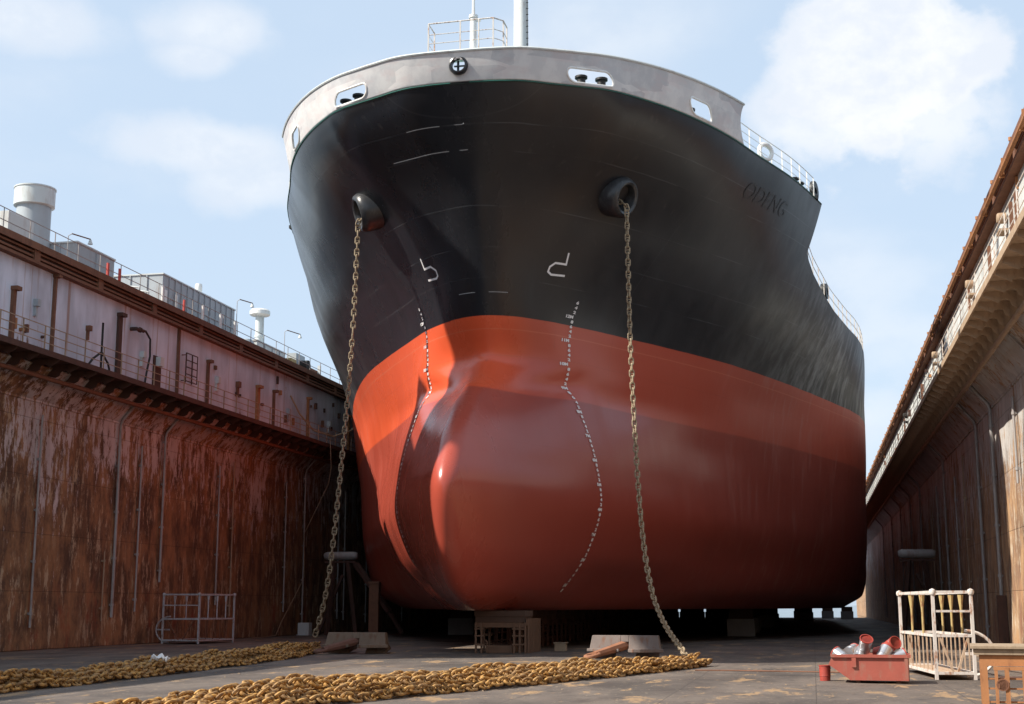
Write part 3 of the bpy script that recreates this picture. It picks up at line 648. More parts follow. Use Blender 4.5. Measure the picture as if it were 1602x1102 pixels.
# bulwark with openings
g = NT('primer patched bulwark', .6)
a = g.noise((.55, .55, .9), 4, .5); b = g.noise((1.3, 1.3, 1.0), 7, .65, loc=(4, 1, 2))
c = g.mix(g.ramp(b, .40, .58), (.50, .50, .515), (.66, .65, .645))
c = g.mix(g.mth('MULTIPLY', g.ramp(g.noise((.9, .9, 2.4), 6, .6, loc=(1, 6, 2)), .48, .62), .55), c, (.58, .46, .455))
vr = g.n('ShaderNodeTexVoronoi', feature='F1', distance='CHEBYCHEV'); g.l(g.sc_((.55, .55, 1.6)), vr.inputs['Vector']); vr.inputs['Scale'].default_value = 1
c = g.mix(.48, c, g.mix(g.ramp(vr.outputs['Color'], .2, .8), (.40, .41, .43), (.68, .66, .65)))
g.col(c); g.bump(g.noise((.9, .9, 1.2), 4), .25, .03)
M['bulwark'] = g.m
BW0 = 57.0; YT = 23.05
def ytop(s): return 22.58+.42*min(1, abs(s)**1.2)
def bw_pt(s, v):
    """s in [-1,1] around the bow, v in [0,1] up"""
    sd = -1 if s < 0 else 1; q = abs(s)**1.75; z = 21.5+v*(ytop(s)-21.5)
    y0 = float(STEM(z)); yend = BW0 + .9*(1-v)**2.2-.55*v*(1-v)
    y = y0+q*(yend-y0); return Vector((sd*hb_at(y, z), y-Y0, z+ .0))
NSB, NVB = 420, 24
openings = []   # (side, centre Y, half length, z0, z1)
for sd in (-1, 1):
    openings += [(sd, 49.72, .95, 21.60, 22.12, .25), (sd, 54.25, .75, 21.60, 22.2, .25)]
grid = [[bw_pt(-1+2*i/NSB, k/NVB) for i in range(NSB+1)] for k in range(NVB+1)]
mid = grid[NVB//4]; arc = [0.0]
for i in range(NSB): arc.append(arc[-1]+(mid[i+1]-mid[i]).length)
ac = arc[NSB//2]
def arc_of(sd, Y):
    i = min(range(NSB+1), key=lambda i: abs(mid[i].y+Y0-Y)+(0 if (i-NSB/2)*sd >= 0 else 99)); return arc[i]
OP = [(arc_of(sd, Y), hl, z0, z1, r) for sd, Y, hl, z0, z1, r in openings]
tipR = .25; tipz = 22.08
def sdf(a, z):
    d = math.hypot(a-ac, z-tipz)-tipR
    for (a0, hl, z0, z1, r) in OP:
        qx = abs(a-a0)-(hl-r); qz = abs(z-(z0+z1)/2)-((z1-z0)/2-r)
        d = min(d, math.hypot(max(qx, 0), max(qz, 0))+min(max(qx, qz), 0)-r)
    return d
mb = MB(); vs = [p for r_ in grid for p in r_]; fs = []
for k in range(NVB):
    for i in range(NSB):
        if sdf((arc[i]+arc[i+1])/2, (grid[k][i].z+grid[k+1][i].z)/2) < 0: continue
        fs.append((k*(NSB+1)+i, k*(NSB+1)+i+1, (k+1)*(NSB+1)+i+1, (k+1)*(NSB+1)+i))
mb.add(vs, fs)
bw = mb.build('bulwark', M['bulwark'], ship, smooth=True)
bw.modifiers.new('thick', 'SOLIDIFY').thickness = .05
cap = MB().tube([grid[NVB][i]+Vector((0, 0, .01)) for i in range(0, NSB+1, 3)], .055, 6); cap.build('bulwark_cap', M['lt_grey'], ship, smooth=True)
def at_arc(a, z):
    i = int(np.clip(np.searchsorted(arc, a)-1, 0, NSB-1)); t = (a-arc[i])/(arc[i+1]-arc[i])
    v = (z-21.5)/(ytop(-1+2*i/NSB)-21.5)*NVB; k = int(np.clip(v, 0, NVB-1)); f = v-k
    lo = grid[k][i].lerp(grid[k][i+1], t); hi = grid[k+1][i].lerp(grid[k+1][i+1], t); return lo.lerp(hi, f)
for (a0, hl, z0, z1, r) in OP:
    pts = []; hw, hz, zc = hl-r, (z1-z0)/2-r, (z0+z1)/2
    for (cx, cz, t0) in ((hw, hz, 0), (-hw, hz, 90), (-hw, -hz, 180), (hw, -hz, 270)):
        for t in range(0, 91, 15): pts.append(at_arc(a0+cx+r*math.cos(R(t0+t)), zc+cz+r*math.sin(R(t0+t))))
    MB().tube(pts, .045, 6, closed=True).build('fairlead', M['white'], ship, smooth=True)
tp = at_arc(ac, tipz)
ch = MB().lathe([(.25, .06), (.37, .06), (.38, -.05), (.35, -.13), (.30, -.15), (.255, -.11), (.245, .06)], tp+Vector((0, .05, 0)), (0, 1, 0), 28, caps=False).build('bow_chock', M['black_paint'], ship, smooth=True)
mb = MB(); mb.lathe([(.0, -.2), (.05, -.2), (.05, .3), (0, .3)], tp+Vector((-.06, .2, -.05)), (0, 0, 1), 10); mb.box(tp.x-.2, tp.x+.22, tp.y+.1, tp.y+.18, tp.z-.015, tp.z+.03); mb.build('roller', M['black_paint'], ship)
# mooring bitts behind the openings and at the break
def bitts(x, y, ang, parent, name='mooring_bitts'):
    e = Vector((math.cos(ang), math.sin(ang), 0)); mb = MB()
    for s in (-.42, .42):
        c = Vector((x, y, 21.44))+e*s
        mb.lathe([(.17, 0), (.17, .52), (.25, .56), (.25, .64), (.1, .68), (0, .68)], c, n=14)
    mb.bar(Vector((x, y, 21.47))-e*.8, Vector((x, y, 21.47))+e*.8, .5, .06)
    mb.build(name, M['black'], parent, smooth=True)
for sd, Y, inset in ((-1, 50.15, .55), (1, 49.95, .5), (-1, 54.5, .55), (1, 54.0, .5), (1, 65.3, .55), (-1, 65.3, .55)):
    p, nrm = hull_pt(sd, Y, 21.4); bitts(p[0]-nrm[0]*inset, p[1]-nrm[1]*inset, math.atan2(nrm[0], -nrm[1]), ship)
for sd in (-1, 1):
    p, nrm = hull_pt(sd, 67.0, 21.45)
    MB().lathe([(.18, 0), (.5, .0), (.52, .08), (.5, .18), (.18, .18)], (p[0]-sd*.25, p[1], 21.95), (.95*sd, -.3, 0), 18, caps=False).build('fairlead', M['black'], ship, smooth=True)
    mb = MB(); mb.box(min(p[0], p[0]-sd*.5), max(p[0], p[0]-sd*.5), p[1]-.5, p[1]+.5, 21.43, 21.6); mb.build('fairlead_seat', M['black'], ship)
    # forecastle railing
    mb = MB(); top = [[], [], []]
    for y in np.arange(57.55, 67.6, 1.12):
        p, nrm = hull_pt(sd, y, 21.45); q = Vector((p[0]-sd*.06, p[1], 21.42)); mb.bar(q, q+Vector((0, 0, 1.08)), .055, .035)
        for i, h in enumerate((.36, .72, 1.08)): top[i].append(q+Vector((0, 0, h)))
    for t, r in zip(top, (.013, .013, .02)): mb.tube(t, r, 6)
    mb.build('deck_railing', M['white'], ship)
    p, nrm = hull_pt(sd, 60.4, 21.45)
    if sd > 0:
        mb = MB(); c = Vector((p[0]-.1, p[1], 21.95))
        mb.tube([c+Vector((math.cos(t)*.27, math.cos(t)*.22, math.sin(t)*.36)) for t in np.linspace(0, 2*math.pi, 25)[:-1]], .10, 8, closed=True); mb.build('lifebuoy', M['white'], ship, smooth=True)
    mb = MB(); tops = [[], []]
    for y in np.arange(68.3, 90, 1.25):
        z = top_z(y); p, _ = hull_pt(sd, y, z); q = Vector((p[0]-sd*.06, p[1], z)); mb.bar(q, q+Vector((0, 0, 1.05)), .05, .03)
        for i, h in enumerate((.55, 1.05)): tops[i].append(q+Vector((0, 0, h)))
    for t in tops: mb.tube(t, .018, 6)
    mb.build('deck_railing', M['white_rust'], ship)
    p, _ = hull_pt(sd, 72.6, 17.6); MB().lathe([(.2, 0), (.42, 0), (.44, .1), (.42, .3), (.2, .3)], (p[0]-sd*.3, p[1], 18.1), (sd, -.2, 0), 16, caps=False).build('fairlead', M['black'], ship, smooth=True)
# foremast, lookout platform
fm = MB().lathe([(.42, 0), (.36, 3), (.33, 12), (.3, 20), (0, 20)], (0, 8.6, 21.42), n=24).build('foremast', M['white'], ship, smooth=True)
mb = MB()
for x in (.36, .40): mb.bar((x, 8.3, 21.5), (x-.04, 8.3, 38), .02)
for z in np.arange(22, 38, .3): mb.bar((.30, 8.3, z), (.41, 8.3, z), .05, .02)
mb.build('ladder', M['seam_dark'], ship)
mb = MB(); c0, c1, d0, d1 = -2.5, .68, .9, 1.9; zf = 24.75
mb.box(c0, c1, d0, d1, zf-.1, zf)
for x in (c0+.15, c1-.15): mb.bar((x, 1.7, 21.42), (x, 1.7, zf-.1), .12)
mb.build('lookout_platform', M['white'], ship); mb = MB()
loop = [(c0, d1), (c0, d0), (c1-.35, d0-.1), (c1, d0+.3), (c1, d1)]
for z, r in ((.4, .018), (.8, .018), (1.3, .03)): mb.tube([(x, y, zf+z) for x, y in loop], r, 6)
for x, y in [(c0, d0), (c0, d1), (-1.1, d0-.06), (-.3, d0-.08), (c1-.35, d0-.1), (c1, d0+.3), (c1, d1)]: mb.bar((x, y, zf), (x, y, zf+1.3), .055)
mb.build('platform_railing', M['white_rust'], ship)
mb = MB(); mb.tube([(-.78, 1.9, 21.5), (-.78, 1.9, 26.6)], .15, 10); mb.lathe([(.2, 0), (.2, .12), (0, .14)], (-.78, 1.9, 26.6), n=10); mb.tube([(-.78, 1.9, 26.65), (-.78, 1.9, 31)], [.07, .03], 8); mb.box(-.68, -.46, 1.85, 1.95, 26.45, 26.55)
mb.build('jackstaff', M['white'], ship, smooth=True)
for sd in (-1, 1):
    MB().tube([hull_pt(sd, y, 21.47, .012)[0] for y in np.r_[48.32, 48.36, 48.42, 48.5, 48.6, 48.8, 49.1, 49.5, np.arange(50, 67.6, .5), 67.66]], .016, 6).build('deck_edge', M['teal'], ship, smooth=True)
# hawse pipe bolsters
HAWSE = {}; M['bolster'] = plain('worn black paint', (.03, .031, .034), .33, 0, .5, 3, dirt=(.10, .10, .10), dirt_amt=.35)
for sd in (-1, 1):
    p, nrm = hull_pt(sd, 53.95, 18.3); ax = Vector(nrm)+Vector((sd*.35, 0, .30)); ax.normalize(); p = Vector(p)
    mb = MB().lathe([(.86, -.55), (.86, .12), (.84, .34), (.76, .50), (.66, .55), (.56, .50), (.51, .36), (.50, .1), (.49, -.5), (0, -.52)], p, ax, 36)
    mb.build('hawse_bolster', M['bolster'], ship, smooth=True); HAWSE[sd] = (p+ax*.38, ax)
# markings -----------------------------------------------------------------
M['mark'] = plain('white marking paint', (.72, .70, .70), .5, 0, .1, 8)
def stroke(mb, side, pts, wd, off=.012):
    P = [Vector(hull_pt(side, y, z, off)[0]) for y, z in pts]; Nn = [Vector(hull_pt(side, y, z)[1]) for y, z in pts]; vs = []
    for i, p in enumerate(P):
        d0 = (P[i]-P[i-1]).normalized() if i else (P[1]-P[0]).normalized(); d1 = (P[i+1]-P[i]).normalized() if i < len(P)-1 else d0
        d = (d0+d1).normalized(); t = Nn[i].cross(d).normalized(); k = 1/max(.5, d.dot(d1)); vs += [p-t*wd/2*k, p+t*wd/2*k]
    mb.add(vs, [(2*i, 2*i+1, 2*i+3, 2*i+2) for i in range(len(P)-1)])
MKL = [(53.39, 15.94), (53.54, 15.51), (53.13, 15.51), (52.98, 15.3), (53.03, 15.09), (53.18, 15.01), (53.68, 15.06)]
MKR = [(53.85, 15.99), (54.02, 15.549999999999999), (53.59, 15.53), (53.47, 15.35), (53.5, 15.16), (53.67, 15.07), (54.22, 15.12)]
def dens(p, n=4):
    o = []
    for a, b in zip(p[:-1], p[1:]):
        for k in range(n): o.append((a[0]+(b[0]-a[0])*k/n, a[1]+(b[1]-a[1])*k/n))
    return o+[p[-1]]
for sd, mk in ((-1, MKL), (1, MKR)):
    mb = MB(); stroke(mb, sd, dens(mk), .085); mb.build('bulb_mark', M['mark'], ship, recalc=False)
_font = {}; OFFS = .05
def glyph_mesh(txt):
    if txt not in _font:
        cu = bpy.data.curves.new('t', 'FONT'); cu.body = txt; cu.size = 1; cu.offset = OFFS; o = bpy.data.objects.new('t', cu); COL.objects.link(o)
        dg = bpy.context.evaluated_depsgraph_get(); dg.update(); me = o.evaluated_get(dg).to_mesh()
        _font[txt] = ([(v.co.x, v.co.y) for v in me.vertices], [tuple(p.vertices) for p in me.polygons]); o.evaluated_get(dg).to_mesh_clear()
        bpy.data.objects.remove(o); bpy.data.curves.remove(cu)
    return _font[txt]
def hull_text(mb, txt, side, Y, z, size, off=.012, xs=1.0, lean=0.):
    v, f = glyph_mesh(txt); w_ = max(p[0] for p in v)-min(p[0] for p in v); u0 = min(p[0] for p in v)
    P, nn = hull_pt(side, Y, z); t = Vector((0, 0, 1)).cross(Vector(nn)); kk = abs(t.normalized().y)
    mb.add([hull_pt(side, Y+side*((a-u0)*size*xs+lean*b*size)*kk, z+b*size*.72*1.0, off)[0] for a, b in v], f)
for sd in (-1, 1):
    mb = MB()
    for i in range(4, 64):
        d = i*.2; z = 1.6+d-.05; k = round(d*10)
        if k % 10 == 0: s = '%dM' % (k//10); hull_text(mb, s, sd, 55.3-sd*(.14*(len(s)-1)+.05)*1.0, z, .235, off=.03, xs=1.15)
        else: hull_text(mb, str(k % 10), sd, 55.3-sd*.04, z, .225, off=.03, xs=1.3)
    mb.build('draft_marks', M['mark'], ship, recalc=False)
OFFS = 0; mb = MB(); hull_text(mb, 'ODENG', 1, 59.75, 19.75, 1.35, off=.02, xs=.92); M['name'] = plain('painted over letters', (.017, .0165, .017), .42); mb.build('bow_name', M['name'], ship, recalc=False)
# scuffed weld beads on the dark bow
M['scuff'] = plain('bare scuffed weld', (.34, .35, .36), .6, 0, .5, 9)
def bead(sd, pts, wd): stroke(mb, sd, pts, wd); mb.build('weld_bead', M['scuff'], ship, recalc=False)
mb = MB(); bead(-1, [(y, 20.1) for y in np.arange(49.05, 49.65, .1)], .03); mb = MB(); bead(-1, [(y, 19.27) for y in np.arange(49.75, 50.9, .1)], .035)
for sd in (-1, 1): mb = MB(); bead(sd, [(y, 14.15) for y in np.arange(52.31, 52.60, .04)], .025)
# ------------------------------------------------------------------ chains
g = NT('chain rust', .75)
a = g.noise((9, 9, 9), 6, .65); b = g.noise((2, 2, 2), 4)
c = g.mix(g.ramp(a, .35, .65), (.15, .075, .028), (.56, .31, .085)); c = g.mix(g.mth('MULTIPLY', g.ramp(b, .45, .6), .5), c, (.27, .17, .085)); g.col(c); g.bump(a, .4, .006); M['chain'] = g.m
g = NT('chain grey rust', .7); a = g.noise((7, 7, 7), 6, .65)
g.col(g.mix(g.ramp(a, .35, .65), (.15, .105, .065), (.36, .28, .18))); g.bump(a, .3, .006); M['chain_h'] = g.m
LD = .065; LPITCH = 4.0*LD
def link_geo(n=18, k=7):
    hl = 3*LD-LD*.5; hw = 1.8*LD-LD*.5; st = hl-hw; pts = []
    m = n//2
    for i in range(m+1): t = -math.pi/2+math.pi*i/m; pts.append(Vector((st+hw*math.cos(t), hw*math.sin(t), 0)))
    for i in range(m+1): t = math.pi/2+math.pi*i/m; pts.append(Vector((-st+hw*math.cos(t), hw*math.sin(t), 0)))
    mb = MB().tube(pts, LD/2, k, closed=True); mb.tube([(0, -hw, 0), (0, -hw*.4, 0), (0, hw*.4, 0), (0, hw, 0)], [LD*.45, LD*.3, LD*.3, LD*.45], 6, caps=False)
    return mb
_lg = link_geo(); LINK_ME = None
def basis_m(p, d, roll):
    d = Vector(d).normalized(); a = d.cross(Vector((0, 0, 1)))
    if a.length < .05: a = Vector((1, 0, 0)); a = (a-d*a.dot(d))
    a.normalize(); b = a.cross(d).normalized()
    y = a*math.cos(roll)+b*math.sin(roll); z = d.cross(y)
    return Matrix(((d.x, y.x, z.x, p[0]), (d.y, y.y, z.y, p[1]), (d.z, y.z, z.z, p[2]), (0, 0, 0, 1)))
def resample(pts, step):
    pts = [Vector(p) for p in pts]; out = []; acc = 0.; out.append(pts[0].copy())
    for a, b in zip(pts[:-1], pts[1:]):
        L = (b-a).length; t = step-acc
        while t <= L: out.append(a.lerp(b, t/L)); t += step
        acc = (acc+L) % step if L+acc >= step else acc+L
    return out
def put_links(root, mats, mat, maxn=100):
    """links nearest the camera become parts of their own, the rest one mesh"""
    base = root.location
    order = sorted(range(len(mats)), key=lambda i: (mats[i].translation-camo.location).length - mats[i].translation.z*2.0)
    near = order[:maxn]; far = order[maxn:]; me = None
    for i in near:
        if me is None:
            o = MB().add(_lg.v, _lg.f).build('chain_link', mat, root, smooth=True); me = o.data
        else:
            o = bpy.data.objects.new('chain_link', me); COL.objects.link(o); o.parent = root
        mm = mats[i].copy(); mm.translation = mm.translation-base; o.matrix_local = mm
    if far:
        V = np.array(_lg.v); mb = MB()
        for i in far:
            A = np.array(mats[i]); mb.add(V@A[:3, :3].T+A[:3, 3]-np.array(base), _lg.f)
        tag(mb.build('chain_link', mat, root, smooth=True, recalc=False), kind='stuff')
def hanging(side, end, ss, label, y_top=None):
    p0 = ship.matrix_basis @ HAWSE[side][0]; ax = (ship.matrix_basis.to_3x3() @ HAWSE[side][1])
    start = p0-ax*.7; top = p0+ax*.10+Vector((0, 0, -.30)); f = pchip([a for a, b in ss], [b for a, b in ss])
    pts = [start, p0-ax*.25+Vector((0, 0, -.22))]
    for t in np.linspace(0, 1, 80):
        z = top.z+(end[2]-top.z)*t; s = float(f(t)); pts.append((top.x+(end[0]-top.x)*s, top.y+(end[1]-top.y)*s, z))
    r = resample(pts, LPITCH); root = empty('anchor_chain', tuple(end)); tag(root, label, 'anchor chain', 'anchor chains hanging from the bow')
    mats = []
    for i in range(len(r)-1):
        d = r[i+1]-r[i-1] if i else r[1]-r[0]; mats.append(basis_m(r[i], d, (.25 if i % 2 else math.pi/2+.25)+.14*math.sin(i*.37)))
    put_links(root, mats, M['chain_h'])
    return root
hanging(-1, (-19.85, 53.9, .35), [(0, 0), (.25, .08), (.42, .19), (.62, .36), (.78, .52), (.9, .70), (1, 1)], 'anchor chain hanging from the left hawse pipe, its lower end in the dock wall shadow')
hanging(1, (-3.85, 43.6, .22), [(0, 0), (.28, .03), (.48, .09), (.68, .18), (.8, .28), (.89, .43), (.95, .66), (1, 1)], 'anchor chain hanging from the right hawse pipe down to the sunlit chain pile')
def pile(centre, widths, label, hgt, seed, matn):
    """rows of chain flaked back and forth along a centre line"""
    r = random.Random(seed); cl = [Vector((x, y, 0)) for x, y in centre]; n = 60
    fx = pchip([i/(len(cl)-1) for i in range(len(cl))], [p.x for p in cl]); fy = pchip([i/(len(cl)-1) for i in range(len(cl))], [p.y for p in cl]); fw = pchip([i/(len(cl)-1) for i in range(len(cl))], widths)
    mats = []; wmax = max(widths); nrow = int(wmax/.225)
    for layer in range(2):
        nr = nrow if layer == 0 else nrow-2
        for k in range(nr):
            u = (k+.5)/nr-.5; ph = r.random()*6; pts = []; t0 = r.uniform(0, .03) if layer == 0 else r.uniform(.02, .1); t1 = 1
            for i in range(n+1):
                t = t0+(t1-t0)*i/n; x, y = float(fx(t)), float(fy(t)); e = 1e-3
                d = Vector((float(fx(min(1, t+e))-fx(max(0, t-e))), float(fy(min(1, t+e))-fy(max(0, t-e))), 0)).normalized(); nrm = Vector((-d.y, d.x, 0))
                wv = .02*math.sin(t*40+ph)+.012*math.sin(t*97+ph*2)+.06*math.sin(t*13+seed)
                hz = .10+layer*(.15*hgt+.05*math.sin(t*17+seed+u*3)+.05*math.sin(t*31+ph))+.04*math.sin(t*60+ph*3)+(.06 if layer and math.sin(t*9+seed) > 0 else 0)
                if abs(u)*2 > .78 and layer: hz -= .07
                pts.append(Vector((x, y, hz))+nrm*(u*float(fw(t))*(.8 if layer else 1)+wv))
            q = resample(pts, LPITCH*.98)
            for i in range(len(q)-1):
                d = q[min(i+1, len(q)-1)]-q[max(i-1, 0)]; mats.append(basis_m(q[i]+Vector((r.uniform(-.012, .012), 0, r.uniform(-.015, .02))), d+Vector((r.uniform(-.05, .05), r.uniform(-.05, .05), r.uniform(-.03, .03)))*d.length, (.70 if i % 2 else -.80)+r.uniform(-.12, .12)))
    root = empty('chain_pile', (cl[0].x, cl[0].y, 0)); tag(root, label, 'chain pile', 'piles of anchor chain on the dock floor')
    put_links(root, mats, matn); return root
pile([(-3.2, 43.0), (-4.5, 39.0), (-6.1, 35), (-8.1, 29.2), (-9.5, 24.5), (-10.2, 20), (-10.6, 15)], [.35, 1.1, 1.75, 1.9, 1.75, 1.6, 1.5], 'golden brown pile of anchor chain lying in the sun in front of the bow', 1.0, 3, M['chain'])
pile([(-19.6, 53.6), (-18.6, 48), (-17.75, 42), (-17.3, 35), (-17.0, 28), (-16.7, 22)], [.7, 1.3, 1.5, 1.3, 1.1, 1.1], 'brown pile of anchor chain lying in shade in front of the left dock wall', 1.0, 5, M['chain'])
# ------------------------------------------------------------------ anchors
M['anchor'] = plain('weathered anchor steel', (.17, .12, .085), .8, 0, .35, 2.5, dirt=(.13, .055, .028), dirt_amt=.7)
M['anchor_g'] = plain('greyed anchor steel', (.17, .135, .12), .8, 0, .35, 2.5, dirt=(.16, .07, .035), dirt_amt=.7)
def anchor(loc, rz, label, mat, sh_mat):
    r = empty('ship_anchor', loc, rz); tag(r, label, 'anchor', 'anchors on the dock floor')
    # crown block: broad plate leaning back, slot in the middle for the shank
    mb = MB(); w0, w1 = 1.22, 1.08
    def plate(x0, x1, xt0, xt1, z0, z1):
        y = lambda z: .30*z
        mb.add([(x0, y(z0), z0), (x1, y(z0), z0), (xt1, y(z1), z1), (xt0, y(z1), z1), (x0, y(z0)+.42, z0), (x1, y(z0)+.42, z0), (xt1, y(z1)+.26, z1), (xt0, y(z1)+.26, z1)], [(0, 1, 2, 3), (7, 6, 5, 4), (0, 4, 5, 1), (1, 5, 6, 2), (2, 6, 7, 3), (3, 7, 4, 0)])
    zs = lambda x: x
    plate(-1.22, -.14, -1.14, -.14, .30, .78); plate(.14, 1.22, .14, 1.14, .30, .78); plate(-.139, .139, -.139, .139, .56, .78)
    mb.prism([(-1.30, 0), (-.14, -.32), (-.14, .25), (-1.22, .28)], (0, .02, .24), (1, 0, 0), (0, 1, 0), (0, 0, 1), .10)
    mb.prism([(.14, -.05), (.35, -.42), (.60, -.36), (1.34, .05), (1.24, .28), (.14, .25)], (0, .0, .22), (1, 0, 0), (0, 1, 0), (0, 0, 1), .12)
    mb.build('crown', mat, r, bevel=.02)
    mb = MB()
    for s in (-1, 1):
        mb.add([(s*.35, .25, .0), (s*1.15, .25, .0), (s*1.15, .65, .35), (s*.35, .65, .45), (s*.62, 2.1, .12), (s*.78, 2.1, .12), (s*.74, 2.12, .2), (s*.64, 2.12, .2)], [(0, 1, 2, 3), (4, 5, 6, 7), (0, 1, 5, 4), (1, 2, 6, 5), (2, 3, 7, 6), (3, 0, 4, 7)])
    mb.build('flukes', mat, r)
    mb = MB(); p = Vector((0, .35, .45)); q = Vector((-.85, -1.0, .16))
    mb.tube([p, p.lerp(q, .15), p.lerp(q, .6), q], [.17, .17, .14, .12], 8); mb.build('shank', sh_mat, r, smooth=True)
    d = (q-p).normalized(); mb = MB(); pts = [q+d*(.28*math.cos(t))+Vector((-d.y, d.x, 0))*(.19*math.sin(t)) for t in np.linspace(-2.6, 2.6, 14)]
    mb.tube([c+d*.1 for c in pts], .065, 8); mb.build('shackle', sh_mat, r, smooth=True)
    return r
M['shank_l'] = plain('dark red shank', (.15, .07, .05), .8, 0, .3); M['shank_r'] = plain('orange shank', (.30, .13, .07), .8, 0, .3)
anchor((-17.0, 50.6, 0), -.02, 'shaded ship anchor with broad crown plate beside the left chain pile', M['anchor'], M['shank_l'])
anchor((-6.35, 47.6, 0), -.03, 'sunlit grey brown ship anchor behind the right chain pile', M['anchor_g'], M['shank_r'])
# ------------------------------------------------------------------ keel blocks
M['timber_d'] = plain('dark stained timber', (.085, .05, .035), .9, 0, .35, 3)
M['slat'] = plain('rusty slat steel', (.16, .09, .055), .8, 0, .3, 4)
def keel_block(x, y, label, group, detail=False, w=2.0, d=1.5, h=1.592):
    r = empty('keel_block', (x, y, 0)); tag(r, label, 'keel block', group)
    mb = MB(); mb.box(-w/2, w/2, 0, d, h-.22, h); mb.box(-w/2+.04, w/2-.04, .03, d-.03, h-.44, h-.223); mb.build('timber_cap', M['timber_d'], r)
    mb = MB(); t = .07
    for xx in (-w/2+.02, -w/2+.24, w/2-.48, w/2-.26, w/2-.04):
        for yy in (.02, d-.1): mb.box(xx, xx+t, yy, yy+t, 0, h-.443)
    for z in (.30, .62, .88):
        for yy in (.004, d-.084):
            mb.box(-w/2, -w/2+.38, yy, yy+.05, z, z+.05); mb.box(w/2-.52, w/2, yy, yy+.05, z, z+.05)
    mb.box(-w/2, w/2, .06, d-.06, .96, h-.446); mb.box(-w/2+.4, w/2-.56, .2, d-.2, .003, .28)
    mb.build('frame', M['slat'] if detail else M['rust_dark'], r)
    if detail:
        mb = MB()
        for k in range(9): mb.box(w/2+.07, w/2+.12, .1+k*.28, .2+k*.28, 0, h-.3)
        mb.box(w/2+.03, w/2+.069, .0, 2.6, h-.55, h-.31); mb.build('slat_screen', M['slat'], r)
        mb = MB(); mb.tube([(-w/2+.52, -.05, 0), (-w/2+.52, -.05, .42), (-w/2+.46, -.05, .5)], .018, 6); mb.bar((-w/2+.1, -.05, .29), (-w/2+.95, -.05, .27), .03); mb.build('hook_rod', M['slat'], r)
    return r
keel_block(-11.75, 52.3, 'front keel block with open rusty frame under the heel of the bow', None, True)
k0 = None
for i in range(18):
    y = 56.2+i*(2.6 if i < 8 else 5.0)-(0 if i < 8 else 19.2); xx = -12.5-.013*(y-52)
    if k0 is None: k0 = keel_block(xx, y, 'dark keel block in the row under the keel behind the front block', 'keel blocks under the ship', False, 1.6, 1.2)
    else: c = copy_tree(k0); c.location = (xx, y, 0)
M['conc'] = M['concrete']
b0 = None
for (x, y) in ((-21.2, 84), (-4.2, 84), (-21.4, 93), (-4.3, 93), (-21.5, 102), (-4.5, 102), (-22.5, 115), (-4.0, 118), (-22.5, 130), (-4.0, 135), (-22.8, 150), (-4.5, 152), (-.8, 165), (-1.0, 185), (4.3, 188), *[(-29.5+1.57*k, 172+(k%2)*2) for k in range(14)], (-1.9, 200), (1.9,196)):
    if b0 is None:
        b0 = empty('bilge_block', (x, y, 0)); tag(b0, 'dark block in the side rows carrying the flat bottom of the hull', 'bilge block', 'bilge blocks under the ship')
        mb = MB(); mb.box(-.8, .8, -.6, .6, 0, 1.0); mb.build('base', M['conc'], b0); mb = MB(); mb.box(-.7, .7, -.5, .5, 1.003, 1.592); mb.build('timber_cap', M['timber_d'], b0)
    else: c = copy_tree(b0); c.location = (x, y, 0)
# side arms with rubber rollers
def side_roller(loc, sgn, label):
    r = empty('side_roller', loc); tag(r, label, 'side roller', 'roller fenders on the dock sides')
    mb = MB().lathe([(.0, -1.05), (.16, -1.05), (.22, -.95), (.25, -.85), (.25, .85), (.22, .95), (.16, 1.05), (0, 1.05)], (0, 0, 4.75), (1, 0, 0), 18); mb.build('roller', M['pipe_grey'], r, smooth=True)
    mb = MB()
    for dx in (-.7, .7): mb.bar((dx*.6, .0, 4.4), (dx*1.3, .3, 0), .22)
    mb.box(-1.0, 1.0, -.1, .1, 4.32, 4.44); mb.bar((0, .4, 3.6), (-sgn*1.6, .6, 0), .16); mb.build('trestle', M['rust_dark'], r)
    mb = MB(); mb.bar((sgn*.9, .1, 4.3), (sgn*3.6, -1.5, 1.4), .3, .25); mb.bar((sgn*3.6, -1.5, 1.4), (sgn*4.6, -2.2, .2), .18); mb.build('arm', M['rust_dark'], r)
    return r
side_roller((-28.0, 80.5, 0), 1, 'pale roller on a dark trestle beside the left dock wall, partly behind the hanging chain')
rr = side_roller((6.0, 84.0, 0), -1, 'pale roller on a dark trestle in front of the shaded right dock wall')
for ch in rr.children:
    if ch.name.startswith('arm'): bpy.data.objects.remove(ch); break
mb = MB(); mb.box(-.28, .28, -.2, .2, 0, 3.0); mb.box(-.34, .34, -.26, .26, 3.003, 3.12); po = mb.build('post', M['rust'], None, loc=(-24.2, 75.5, 0)); tag(po, 'short rust brown post standing behind the left anchor', 'post')
mb = MB(); mb.box(-.35, .35, -.3, .3, .05, .75); mb.box(-.4, .4, -.35, .35, 0, .05); po = mb.build('drum_box', M['lt_grey'], None, bevel=.02, loc=(-30.2, 80.5, 0)); tag(po, 'small pale box at the foot of the left wall left of the chain', 'box')
mb = MB(); mb.box(-.22, .22, -.2, .2, 0, .3); mb.box(-.26, .26, -.24, .24, .303, .34); po = mb.build('wooden_crate', M['timber'], None, loc=(-9.9, 55.2, 0)); tag(po, 'small brown crate on the floor right of the front keel block', 'crate')
r = empty('rag', (-16.75, 34.0, .42)); tag(r, 'crumpled white rag lying on the left chain pile', 'rag')
mb = MB(); vs = []
for j in range(7):
    for i in range(7): u, v = i/6-.5, j/6-.5; vs.append((u*.42, v*.34, .05*math.sin(u*11+v*5)+.06*math.cos(v*13-u*4)+.06-.14*(u*u+v*v)))
